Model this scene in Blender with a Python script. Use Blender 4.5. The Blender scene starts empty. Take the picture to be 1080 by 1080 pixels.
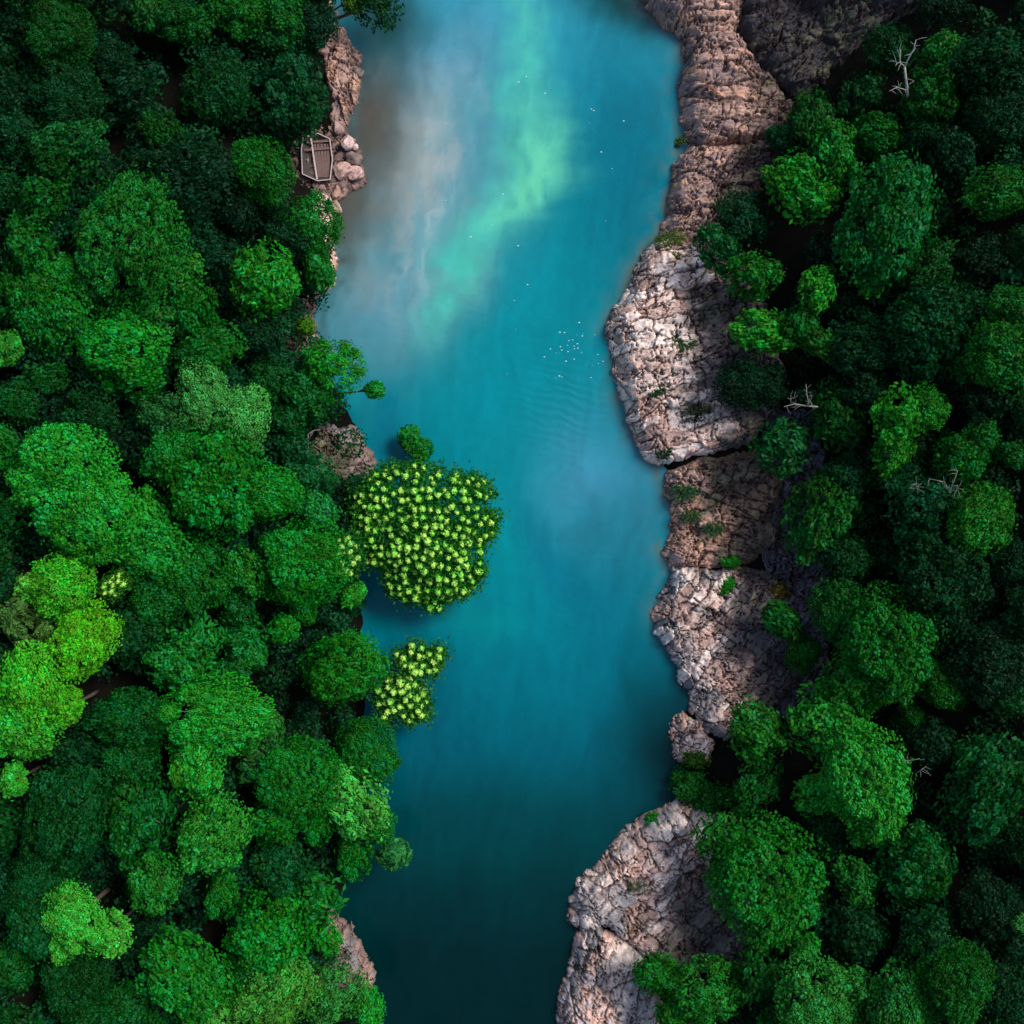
import bpy, math, random
import numpy as np

random.seed(7)
scene = bpy.context.scene
COL = scene.collection
H = 140.0            # camera height above the river, metres
MPP = 0.1            # metres per photo pixel at river level


# ------------------------------------------------------------------ helpers
def tag(o, label=None, cat=None, group=None, kind=None):
    if label: o['label'] = label
    if cat: o['category'] = cat
    if group: o['group'] = group
    if kind: o['kind'] = kind
    return o


def empty(name, loc, rz=0.0):
    o = bpy.data.objects.new(name, None)
    o.empty_display_size = 0.5
    o.location = loc
    o.rotation_euler = (0, 0, rz)
    COL.objects.link(o)
    return o


def link(name, me, parent=None, loc=(0, 0, 0)):
    o = bpy.data.objects.new(name, me)
    COL.objects.link(o)
    o.location = loc
    if parent: o.parent = parent
    return o


def np_mesh(name, V, F, mat=None, colors=None, smooth=False):
    """V (n,3); F (m,k) array of equal-sized faces; colors (n,4) per vertex."""
    V = np.asarray(V, dtype=np.float32); F = np.asarray(F, dtype=np.int32)
    me = bpy.data.meshes.new(name)
    m, k = F.shape
    me.vertices.add(len(V)); me.vertices.foreach_set('co', V.ravel())
    me.loops.add(m * k); me.loops.foreach_set('vertex_index', F.ravel())
    me.polygons.add(m)
    me.polygons.foreach_set('loop_start', np.arange(0, m * k, k, dtype=np.int32))
    me.polygons.foreach_set('loop_total', np.full(m, k, dtype=np.int32))
    if smooth: me.polygons.foreach_set('use_smooth', np.ones(m, dtype=bool))
    if colors is not None:
        at = me.color_attributes.new('tone', 'FLOAT_COLOR', 'POINT')
        at.data.foreach_set('color', np.asarray(colors, dtype=np.float32).ravel())
    me.update(calc_edges=True); me.validate()
    if mat: me.materials.append(mat)
    return me


class MB:
    """collects simple solids into one mesh"""
    def __init__(s): s.v = []; s.f = []

    def poly(s, vs, fs):
        b = len(s.v); s.v += [tuple(v) for v in vs]; s.f += [tuple(b + i for i in f) for f in fs]

    def tube(s, pts, rad, n=7, cap=True):
        pts = [np.array(p, float) for p in pts]
        rings = []
        b = len(s.v)
        for i, p in enumerate(pts):
            d = (pts[min(i + 1, len(pts) - 1)] - pts[max(i - 1, 0)])
            d = d / (np.linalg.norm(d) + 1e-9)
            a = np.cross(d, (0.13, 0.97, 0.21)); a /= (np.linalg.norm(a) + 1e-9)
            c = np.cross(d, a)
            for k in range(n):
                t = 2 * math.pi * k / n
                s.v.append(tuple(p + rad[i] * (math.cos(t) * a + math.sin(t) * c)))
        for i in range(len(pts) - 1):
            for k in range(n):
                k2 = (k + 1) % n
                s.f.append((b + i * n + k, b + i * n + k2, b + (i + 1) * n + k2, b + (i + 1) * n + k))
        if cap:
            s.f.append(tuple(b + k for k in range(n))[::-1])
            e = b + (len(pts) - 1) * n
            s.f.append(tuple(e + k for k in range(n)))

    def bar(s, a, b, w, h):
        """plank from a to b, width w (horizontal), height h"""
        a = np.array(a, float); b = np.array(b, float)
        d = b - a; d /= np.linalg.norm(d)
        side = np.cross(d, (0, 0, 1)); side /= np.linalg.norm(side)
        up = np.cross(side, d)
        vs = []
        for p in (a, b):
            for su, uu in ((-1, -1), (1, -1), (1, 1), (-1, 1)):
                vs.append(p + side * su * w / 2 + up * uu * h / 2)
        s.poly(vs, [(0, 1, 2, 3), (7, 6, 5, 4), (0, 4, 5, 1), (1, 5, 6, 2), (2, 6, 7, 3), (3, 7, 4, 0)])

    def mesh(s, name, mat, smooth=False):
        me = bpy.data.meshes.new(name)
        me.from_pydata(s.v, [], s.f); me.update()
        if smooth:
            for p in me.polygons: p.use_smooth = True
        if mat: me.materials.append(mat)
        return me


def lin(c):
    out = []
    for v in c:
        v = v / 255.0
        out.append(v / 12.92 if v <= 0.04045 else ((v + 0.055) / 1.055) ** 2.4)
    return out


def hash2(ix, iy, seed):
    n = (ix.astype(np.int64) * 374761393 + iy.astype(np.int64) * 668265263 + seed * 982451653) & 0x7fffffff
    n = (n ^ (n >> 13)) * 1274126177 & 0x7fffffff
    n = n ^ (n >> 16)
    return (n & 0xffffff) / float(0xffffff)


def vnoise(x, y, seed=0):
    ix = np.floor(x); iy = np.floor(y)
    fx = x - ix; fy = y - iy
    fx = fx * fx * (3 - 2 * fx); fy = fy * fy * (3 - 2 * fy)
    ix = ix.astype(np.int64); iy = iy.astype(np.int64)
    a = hash2(ix, iy, seed); b = hash2(ix + 1, iy, seed)
    c = hash2(ix, iy + 1, seed); d = hash2(ix + 1, iy + 1, seed)
    return (a * (1 - fx) + b * fx) * (1 - fy) + (c * (1 - fx) + d * fx) * fy


def fbm(x, y, seed=0, oct=4):
    s = 0; a = 0.5; t = 0
    for i in range(oct):
        s = s + a * vnoise(x, y, seed + i * 17); t += a
        x = x * 2.03 + 5.1; y = y * 2.03 + 1.7; a *= 0.5
    return s / t


def voronoi(x, y, seed):
    """returns F1, F2, per-cell random"""
    ix = np.floor(x).astype(np.int64); iy = np.floor(y).astype(np.int64)
    F1 = np.full(x.shape, 9.0); F2 = np.full(x.shape, 9.0); R = np.zeros(x.shape)
    for dx in (-1, 0, 1):
        for dy in (-1, 0, 1):
            cx = ix + dx; cy = iy + dy
            px = cx + 0.08 + 0.84 * hash2(cx, cy, seed); py = cy + 0.08 + 0.84 * hash2(cx, cy, seed + 5)
            d = np.hypot(px - x, py - y)
            m = d < F1
            F2 = np.where(m, F1, np.minimum(F2, d))
            R = np.where(m, hash2(cx, cy, seed + 9), R)
            F1 = np.where(m, d, F1)
    return F1, F2, R


def bricks(u, v, seed):
    """blocks between two families of joints: distance to the nearest joint and a random value per block"""
    v = v + (vnoise(u * .28, v * .3, seed) - .5) * 1.1
    row = np.floor(v).astype(np.int64); fv = v - row
    wc = .7 + 1.3 * hash2(row, row * 0, seed + 1)
    cu = (u + (vnoise(u * .5, v * .8, seed + 2) - .5) * .7) / wc + 13.7 * hash2(row, row * 0, seed + 3)
    col = np.floor(cu).astype(np.int64); fu = (cu - col) * wc
    e = np.minimum(np.minimum(fu, wc - fu), np.minimum(fv, 1 - fv))
    return e, hash2(row, col, seed + 4)


def sstep(a, b, x):
    t = np.clip((x - a) / (b - a), 0, 1)
    return t * t * (3 - 2 * t)


# ------------------------------------------------------------------ the lie of the land
LSH = [(-800, 330), (-20, 350), (20, 350), (60, 379), (100, 377), (128, 366), (190, 374), (205, 352), (260, 346), (275, 352),
       (300, 350), (318, 330), (345, 332), (375, 342), (410, 356), (450, 376), (470, 384), (490, 394), (505, 390),
       (540, 384), (600, 380), (650, 382), (700, 388), (760, 384), (800, 388), (860, 386), (920, 368), (962, 348),
       (1000, 380), (1030, 388), (1050, 388), (1120, 385), (1900, 360)]
RSH = [(-800, 690), (-20, 672), (12, 692), (45, 728), (80, 724), (125, 728), (147, 734), (175, 716), (240, 706), (265, 684),
       (345, 648), (372, 655), (420, 663), (470, 681), (493, 702), (510, 706), (550, 714), (580, 705), (600, 716),
       (648, 695), (690, 713), (735, 735), (757, 716), (800, 716), (820, 732), (838, 735), (862, 682), (905, 642),
       (945, 612), (985, 612), (1005, 608), (1060, 596), (1100, 592), (1900, 560)]
_ly = np.array([p[0] for p in LSH], float); _lx = np.array([p[1] for p in LSH], float)
_ry = np.array([p[0] for p in RSH], float); _rx = np.array([p[1] for p in RSH], float)


def shores(y):
    py = 540 - np.asarray(y) / MPP
    yy = np.asarray(y, float)
    wob = (fbm(yy * .55, yy * 0 + 2.5, 71, 4) - .5) * 1.6
    return (np.interp(py, _ly, _lx) - 540) * MPP + wob, (np.interp(py, _ry, _rx) - 540) * MPP + wob * .5


def terrain(x, y):
    x = np.asarray(x, float); y = np.asarray(y, float)
    xl, xr = shores(y)
    dl = (xl - x); dr = (x - xr)
    zl = np.where(dl > 0, 0.9 * (1 - np.exp(-np.maximum(dl, 0) / 1.5)) + 0.34 * np.minimum(np.maximum(dl, 0), 42), 0)
    d = np.maximum(dr, 0)
    zr = 1.4 * (1 - np.exp(-d / 1.2)) + 0.20 * np.minimum(d, 13) - 0.5 * np.exp(-((d - 13.0) / 2.0) ** 2) \
        + 0.55 * np.clip(d - 13, 0, 38)
    bed = np.maximum(-4.0, -0.25 + np.maximum(dl, dr) * 1.0)
    z = np.where(dl > 0, zl, np.where(dr > 0, zr, bed))
    n = fbm(x * 0.12, y * 0.12, 3) - 0.5
    z = z + n * 2.2 * sstep(2, 12, np.maximum(dl, dr))
    pad = sstep(5.2, 2.6, np.hypot(x + 20.5, y - 37.2)) * (dl > -0.5)
    return z * (1 - pad) + 0.3 * pad


def at(px, py, z):
    k = MPP * (H - z) / H
    return (px - 540) * k, (540 - py) * k


def on_ground(px, py, dz=0.0):
    z = 0.0
    for _ in range(8):
        x, y = at(px, py, z + dz)
        z = float(terrain(x, y))
    return x, y, z


# ------------------------------------------------------------------ materials
def new_mat(name):
    m = bpy.data.materials.new(name); m.use_nodes = True
    nt = m.node_tree
    for n in list(nt.nodes): nt.nodes.remove(n)
    out = nt.nodes.new('ShaderNodeOutputMaterial')
    return m, nt, out


def N(nt, t, **kw):
    n = nt.nodes.new(t)
    for k, v in kw.items(): setattr(n, k, v)
    return n


def mixc(nt, a, b, fac, blend='MIX'):
    n = N(nt, 'ShaderNodeMix', data_type='RGBA', blend_type=blend)
    for sock, v in ((n.inputs['Factor'], fac), (n.inputs[6], a), (n.inputs[7], b)):
        if hasattr(v, 'is_linked'): nt.links.new(v, sock)
        else: sock.default_value = v
    return n.outputs[2]


def noise_node(nt, scale, detail=4, rough=0.55, coord=None):
    n = N(nt, 'ShaderNodeTexNoise')
    n.inputs['Scale'].default_value = scale; n.inputs['Detail'].default_value = detail
    n.inputs['Roughness'].default_value = rough
    if coord is None:
        g = N(nt, 'ShaderNodeNewGeometry'); coord = g.outputs['Position']
    nt.links.new(coord, n.inputs['Vector'])
    return n


def bsdf(nt, out):
    b = N(nt, 'ShaderNodeBsdfPrincipled'); nt.links.new(b.outputs[0], out.inputs['Surface'])
    return b


def foliage_mat(name, transl=0.3, rough=0.55, tipcol=(0.33, 0.42, 0.02, 1)):
    m, nt, out = new_mat(name)
    oi = N(nt, 'ShaderNodeObjectInfo')
    at_ = N(nt, 'ShaderNodeAttribute', attribute_name='tone')
    sep = N(nt, 'ShaderNodeSeparateColor'); nt.links.new(at_.outputs['Color'], sep.inputs[0])
    # tone.r = leaf brightness, tone.g = young-leaf amount, tone.b = fresh/old hue
    mul = N(nt, 'ShaderNodeVectorMath', operation='SCALE')
    nt.links.new(oi.outputs['Color'], mul.inputs[0]); nt.links.new(sep.outputs[0], mul.inputs['Scale'])
    hs = N(nt, 'ShaderNodeHueSaturation')
    mr = N(nt, 'ShaderNodeMapRange'); mr.inputs['To Min'].default_value = 0.47; mr.inputs['To Max'].default_value = 0.525
    nt.links.new(sep.outputs[2], mr.inputs['Value']); nt.links.new(mr.outputs[0], hs.inputs['Hue'])
    nt.links.new(mul.outputs[0], hs.inputs['Color'])
    c = mixc(nt, hs.outputs['Color'], tipcol, sep.outputs[1])
    p = N(nt, 'ShaderNodeBsdfPrincipled')
    p.inputs['Roughness'].default_value = rough
    p.inputs['Specular IOR Level'].default_value = 0.10
    nt.links.new(c, p.inputs['Base Color'])
    t = N(nt, 'ShaderNodeBsdfTranslucent')
    nt.links.new(c, t.inputs['Color'])
    mx = N(nt, 'ShaderNodeMixShader'); mx.inputs[0].default_value = transl
    nt.links.new(p.outputs[0], mx.inputs[1]); nt.links.new(t.outputs[0], mx.inputs[2])
    nt.links.new(mx.outputs[0], out.inputs['Surface'])
    return m


def plain_noise_mat(name, c1, c2, scale, rough=0.85, bump=0.3, bscale=None, spec=0.2):
    m, nt, out = new_mat(name)
    n = noise_node(nt, scale)
    c = mixc(nt, (*c1, 1), (*c2, 1), n.outputs['Fac'])
    b = bsdf(nt, out); nt.links.new(c, b.inputs['Base Color'])
    b.inputs['Roughness'].default_value = rough; b.inputs['Specular IOR Level'].default_value = spec
    n2 = noise_node(nt, bscale or scale * 3, 6)
    bp = N(nt, 'ShaderNodeBump'); bp.inputs['Strength'].default_value = bump; bp.inputs['Distance'].default_value = 0.1
    nt.links.new(n2.outputs['Fac'], bp.inputs['Height']); nt.links.new(bp.outputs[0], b.inputs['Normal'])
    return m


def rock_mat():
    m, nt, out = new_mat('fractured_rock')
    at_ = N(nt, 'ShaderNodeAttribute', attribute_name='tone')
    n1 = noise_node(nt, 1.1, 8, 0.68)
    r1 = N(nt, 'ShaderNodeMapRange'); r1.inputs['From Min'].default_value = 0.32; r1.inputs['From Max'].default_value = 0.68
    r1.inputs['To Min'].default_value = 0.62; r1.inputs['To Max'].default_value = 1.25
    nt.links.new(n1.outputs['Fac'], r1.inputs['Value'])
    v = N(nt, 'ShaderNodeVectorMath', operation='SCALE')
    nt.links.new(at_.outputs['Color'], v.inputs[0]); nt.links.new(r1.outputs[0], v.inputs['Scale'])
    n2 = noise_node(nt, 7.0, 6, 0.7)
    r2 = N(nt, 'ShaderNodeMapRange'); r2.inputs['From Min'].default_value = 0.3; r2.inputs['From Max'].default_value = 0.7
    r2.inputs['To Min'].default_value = 0.6; r2.inputs['To Max'].default_value = 1.3
    nt.links.new(n2.outputs['Fac'], r2.inputs['Value'])
    v2 = N(nt, 'ShaderNodeVectorMath', operation='SCALE')
    nt.links.new(v.outputs[0], v2.inputs[0]); nt.links.new(r2.outputs[0], v2.inputs['Scale'])
    b = bsdf(nt, out); nt.links.new(v2.outputs[0], b.inputs['Base Color'])
    b.inputs['Roughness'].default_value = 0.8; b.inputs['Specular IOR Level'].default_value = 0.3
    bp = N(nt, 'ShaderNodeBump'); bp.inputs['Strength'].default_value = 0.55; bp.inputs['Distance'].default_value = 0.10
    n3 = noise_node(nt, 4.0, 9, 0.7)
    nt.links.new(n3.outputs['Fac'], bp.inputs['Height']); nt.links.new(bp.outputs[0], b.inputs['Normal'])
    return m


def water_mat():
    m, nt, out = new_mat('river_water')
    at_ = N(nt, 'ShaderNodeAttribute', attribute_name='tone')
    b = bsdf(nt, out)
    nt.links.new(at_.outputs['Color'], b.inputs['Base Color'])
    b.inputs['Roughness'].default_value = 0.12
    b.inputs['IOR'].default_value = 1.33
    b.inputs['Specular IOR Level'].default_value = 0.16
    g = N(nt, 'ShaderNodeNewGeometry')
    mp = N(nt, 'ShaderNodeMapping'); nt.links.new(g.outputs['Position'], mp.inputs['Vector'])
    mp.inputs['Rotation'].default_value = (0, 0, math.radians(14))
    w = N(nt, 'ShaderNodeTexWave', wave_type='BANDS', bands_direction='Y')
    w.inputs['Scale'].default_value = 0.36; w.inputs['Distortion'].default_value = 7.5
    w.inputs['Detail'].default_value = 2.0; w.inputs['Detail Scale'].default_value = 0.8
    nt.links.new(mp.outputs[0], w.inputs['Vector'])
    n1 = noise_node(nt, 0.7, 4, 0.5)
    n2 = noise_node(nt, 3.2, 3, 0.5)
    m1 = N(nt, 'ShaderNodeMath', operation='MULTIPLY')
    nt.links.new(w.outputs['Fac'], m1.inputs[0]); nt.links.new(at_.outputs['Alpha'], m1.inputs[1])
    m2 = N(nt, 'ShaderNodeMath', operation='MULTIPLY_ADD'); m2.inputs[1].default_value = 0.34
    nt.links.new(n1.outputs['Fac'], m2.inputs[0]); nt.links.new(m1.outputs[0], m2.inputs[2])
    m3 = N(nt, 'ShaderNodeMath', operation='MULTIPLY_ADD'); m3.inputs[1].default_value = 0.16
    nt.links.new(n2.outputs['Fac'], m3.inputs[0]); nt.links.new(m2.outputs[0], m3.inputs[2])
    bp = N(nt, 'ShaderNodeBump'); bp.inputs['Strength'].default_value = 0.55; bp.inputs['Distance'].default_value = 0.13
    nt.links.new(m3.outputs[0], bp.inputs['Height']); nt.links.new(bp.outputs[0], b.inputs['Normal'])
    return m


M_LEAF = foliage_mat('leaves')
M_TUFT = foliage_mat('tuft_leaves', 0.3, 0.5, (0.50, 0.72, 0.14, 1))
M_BARK = plain_noise_mat('bark', (0.05, 0.035, 0.025), (0.12, 0.095, 0.075), 3.0)
M_DEAD = plain_noise_mat('bleached_wood', (0.20, 0.19, 0.17), (0.36, 0.34, 0.31), 4.0)
M_TWIG = plain_noise_mat('grey_dead_wood', (0.10, 0.095, 0.085), (0.22, 0.20, 0.18), 4.0)
M_ROCK = rock_mat()
M_WATER = water_mat()
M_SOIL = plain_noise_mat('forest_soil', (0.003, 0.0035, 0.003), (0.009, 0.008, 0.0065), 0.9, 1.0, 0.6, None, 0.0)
M_RIM = plain_noise_mat('pale_weathered_wood', (0.30, 0.23, 0.22), (0.50, 0.41, 0.39), 5.0, 0.7)
M_HULL = plain_noise_mat('tarred_hull_wood', (0.03, 0.028, 0.026), (0.07, 0.055, 0.05), 3.0, 0.7)
M_DECK = plain_noise_mat('brown_deck_wood', (0.085, 0.05, 0.045), (0.16, 0.10, 0.085), 6.0, 0.75)
M_FOAM = plain_noise_mat('foam', (0.25, 0.40, 0.42), (0.45, 0.55, 0.55), 8.0, 0.6, 0.1)


# ------------------------------------------------------------------ ground sheet
def ground():
    def axis(lo, hi, step, far):
        core = np.arange(lo, hi + step, step)
        out1 = lo - np.geomspace(step, far, 22)[::-1]; out2 = core[-1] + np.geomspace(step, far, 22)
        return np.concatenate([out1, core, out2])
    xs = axis(-75, 75, 0.8, 900); ys = axis(-75, 75, 0.8, 900)
    X, Y = np.meshgrid(xs, ys)
    Z = terrain(X, Y)
    nx = len(xs); ny = len(ys)
    i = np.arange(nx * ny).reshape(ny, nx)
    F = np.stack([i[:-1, :-1], i[:-1, 1:], i[1:, 1:], i[1:, :-1]], -1).reshape(-1, 4)
    V = np.stack([X, Y, Z], -1).reshape(-1, 3)
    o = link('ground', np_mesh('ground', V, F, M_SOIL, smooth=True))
    tag(o, 'dark brown forest soil and river bed', kind='structure')


# ------------------------------------------------------------------ water
def blob(px, py, cx, cy, sx, sy, rot=0.0):
    a = math.radians(rot); dx = px - cx; dy = py - cy
    u = dx * math.cos(a) + dy * math.sin(a); v = -dx * math.sin(a) + dy * math.cos(a)
    return np.exp(-0.5 * ((u / sx) ** 2 + (v / sy) ** 2))


WK = 0.53      # scale between seen water colour and body colour


def water():
    xs = np.arange(-34, 34.01, 0.3); ys = np.concatenate([np.arange(-900, -90, 30), np.arange(-90, 90.01, 0.3), np.arange(110, 900, 30)])
    X, Y = np.meshgrid(xs, ys)
    px = X / MPP + 540; py = 540 - Y / MPP
    w1 = (fbm(px / 42, py / 60, 11, 5) - 0.5); w2 = (fbm(px / 42, py / 60, 31, 5) - 0.5)
    wx = px + w1 * 46; wy = py + w2 * 46
    # depth / clarity of the channel along its run
    yk = [-60, 40, 150, 330, 480, 620, 700, 780, 860, 940, 1010, 1100]
    ck = [(62, 174, 195), (42, 158, 180), (0, 136, 150), (0, 143, 154), (0, 141, 154), (0, 134, 148), (0, 120, 136), (0, 100, 116), (0, 70, 76), (0, 51, 54), (0, 40, 42), (0, 36, 38)]
    ck = np.array([lin(c) for c in ck])
    base = np.stack([np.interp(wy, yk, ck[:, j]) for j in range(3)], -1)

    def over(c, a):
        nonlocal base
        c = np.array(lin(c)); a = np.clip(a, 0, 1)[..., None]
        base = base * (1 - a) + c * a
    # deeper blue water along the outer bend
    over((0, 108, 130), 0.75 * blob(wx, wy, 665, 165, 45, 130))
    over((30, 140, 178), 0.6 * blob(wx, wy, 480, 70, 35, 60))
    # silt shoal by the boat bank
    over((120, 160, 175), 0.75 * blob(wx, wy, 420, 290, 55, 40, -25))
    over((166, 190, 190), 0.97 * blob(wx, wy, 448, 192, 38, 88, 16))
    over((190, 200, 196), 0.85 * blob(wx, wy, 440, 190, 24, 62, 14))
    over((92, 86, 76), 0.97 * blob(wx, wy, 390, 130, 36, 66, 10))
    over((92, 88, 78), 0.95 * blob(wx, wy, 366, 225, 34, 40, 0))
    over((20, 48, 44), 0.85 * blob(wx, wy, 398, 20, 40, 34, 0))  # dark reflection of the bank greenery, painted into the water
    over((80, 140, 160), 0.6 * blob(wx, wy, 365, 345, 40, 26, 0))
    # mint coloured shallow streak
    fine = fbm((wx + w2 * 60) / 15, (wy + w1 * 40) / 34, 51, 5)
    cx = np.interp(py, [-40, 40, 90, 140, 190, 230, 265, 300, 345], [544, 546, 552, 562, 552, 524, 496, 474, 452]) + 34 * (fbm(py / 34, px * 0 + .5, 57, 3) - .5)
    wd = np.interp(py, [-40, 40, 90, 140, 190, 230, 265, 300, 345], [17, 18, 20, 24, 26, 24, 22, 19, 15]) * (.75 + .6 * fbm(py / 18, px / 60, 58, 3))
    amp = np.interp(py, [-60, 0, 60, 120, 180, 230, 280, 325, 385], [.3, .7, .85, 1, 1, 1, 1, .8, 0])
    off = (px + w1 * 26 - cx) / wd
    streak = np.exp(-.5 * off ** 2) * amp
    wisp = sstep(.22, .66, fine)
    over((82, 200, 180), 1.0 * streak * (.6 + .5 * wisp))
    over((112, 222, 178), 1.0 * np.exp(-.5 * ((off - .1) / .75) ** 2) * np.interp(py, [90, 140, 185, 215, 250], [0, .6, 1, .8, 0]) * (.4 + .7 * wisp))
    over((40, 150, 168), .6 * np.exp(-.5 * ((off + 2.6) / 1.3) ** 2) * amp * (.3 + .7 * wisp))
    # pale pool under the middle ledge
    over((72, 154, 182), 0.85 * blob(wx, wy, 632, 505, 42, 46, -30))
    over((52, 140, 164), 0.55 * blob(wx, wy, 660, 565, 30, 40, 0))
    over((0, 150, 158), 0.65 * blob(wx, wy, 528, 555, 16, 46, 0))
    over((0, 146, 150), 0.7 * blob(wx, wy, 500, 660, 34, 18, 0))
    over((0, 112, 140), 0.5 * blob(wx, wy, 590, 590, 14, 60, -35))
    over((0, 100, 130), 0.6 * blob(wx, wy, 405, 455, 25, 40, 0))
    over((0, 88, 110), 0.55 * blob(wx, wy, 440, 720, 30, 60, 0))
    # deeper teal and painted shade: the bend below the lower ledge, the top corner
    over((0, 112, 132), 0.6 * blob(wx, wy, 650, 640, 40, 90, 0))
    over((0, 36, 38), 0.88 * blob(wx, wy, 702, 785, 42, 66, 0))  # cliff shade and reflection painted dark, together with some depth
    over((4, 44, 36), 0.9 * blob(wx, wy, 650, 2, 44, 22, 18))  # shadow of trees beyond the frame, painted into the water colour
    # drowned rock just off the shoreline
    xl, xr = shores(Y)
    dr = xr - X - 1.1; n = fbm(px / 9, py / 12, 77, 5)
    edge = np.exp(-np.maximum(dr, 0) / 0.75) * sstep(0.25, 0.7, n) * sstep(720, 560, py)
    over((110, 116, 98), 0.65 * edge)
    dl = X - xl - 0.8
    over((70, 76, 70), 0.6 * np.exp(-np.maximum(dl, 0) / 0.9) * sstep(0.3, 0.7, n) * sstep(420, 340, py))
    flow = fbm((px + py * .12 + w1 * 60) / 10, py / 70, 93, 4) - .5
    flow2 = fbm((px + w2 * 30) / 6, py / 22, 95, 3) - .5
    base = base * (1 + .26 * flow[..., None] + .14 * flow2[..., None])
    grain = fbm(px / 9, py / 9, 91, 3) - 0.5
    base = base * (1 + 0.10 * grain[..., None] + 0.12 * w1[..., None])
    ripple = 0.5 * blob(px, py, 594, 428, 28, 30, 0) + 0.10 * blob(px, py, 450, 330, 60, 30) + 0.05 * blob(px, py, 620, 600, 60, 60)
    C = np.concatenate([np.clip(base * WK, 0, 1), ripple[..., None]], -1)
    ny, nx = X.shape
    i = np.arange(nx * ny).reshape(ny, nx)
    F = np.stack([i[:-1, :-1], i[:-1, 1:], i[1:, 1:], i[1:, :-1]], -1).reshape(-1, 4)
    V = np.stack([X, Y, np.zeros_like(X)], -1).reshape(-1, 3)
    o = link('river_water', np_mesh('river_water', V, F, M_WATER, C.reshape(-1, 4), smooth=True))
    tag(o, 'turquoise river water with a pale silt shoal and a mint streak', kind='structure')
    # drifting foam flecks
    rng = np.random.default_rng(5)
    mb = MB()
    spots = [(rng.normal(610, 18), rng.normal(372, 16)) for _ in range(34)] + [(rng.uniform(470, 660), rng.uniform(60, 420)) for _ in range(26)]
    for (a, b) in spots:
        x, y = at(a, b, 0.0)
        xl, xr = shores(y)
        if x < xl + 2 or x > xr - 2: continue
        r = rng.uniform(0.025, 0.075); n = 7; ph = rng.uniform(0, 6)
        ring = [(x + r * rng.uniform(.6, 1.3) * math.cos(ph + k * 6.283 / n) * 1.5, y + r * rng.uniform(.6, 1.2) * math.sin(ph + k * 6.283 / n), 0.004) for k in range(n)]
        mb.poly(ring + [(x, y, 0.035)], [(k, (k + 1) % n, n) for k in range(n)])
    o = link('foam_flecks', mb.mesh('foam_flecks', M_FOAM))
    tag(o, 'white foam flecks drifting on the turquoise river', 'foam', kind='stuff')


# ------------------------------------------------------------------ rocks
PINK = np.array((0.60, 0.37, 0.29)); PALE = np.array((0.86, 0.68, 0.58)); GREY = np.array((0.22, 0.205, 0.205))
TAN = np.array((0.50, 0.28, 0.19)); SLATE = np.array((0.055, 0.055, 0.07)); BROWN = np.array((0.20, 0.13, 0.115))
OLIVE = np.array((0.13, 0.13, 0.07))


def inside_dist(P, X, Y):
    """signed distance to polygon, positive inside"""
    n = len(P); d2 = np.full(X.shape, 1e9); ins = np.zeros(X.shape, bool)
    for i in range(n):
        x1, y1 = P[i]; x2, y2 = P[(i + 1) % n]
        ex, ey = x2 - x1, y2 - y1
        t = np.clip(((X - x1) * ex + (Y - y1) * ey) / (ex * ex + ey * ey + 1e-12), 0, 1)
        d2 = np.minimum(d2, (X - x1 - t * ex) ** 2 + (Y - y1 - t * ey) ** 2)
        c = ((y1 > Y) != (y2 > Y)) & (X < (x2 - x1) * (Y - y1) / (y2 - y1 + 1e-12) + x1)
        ins ^= c
    d = np.sqrt(d2)
    return np.where(ins, d, -d)


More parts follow.
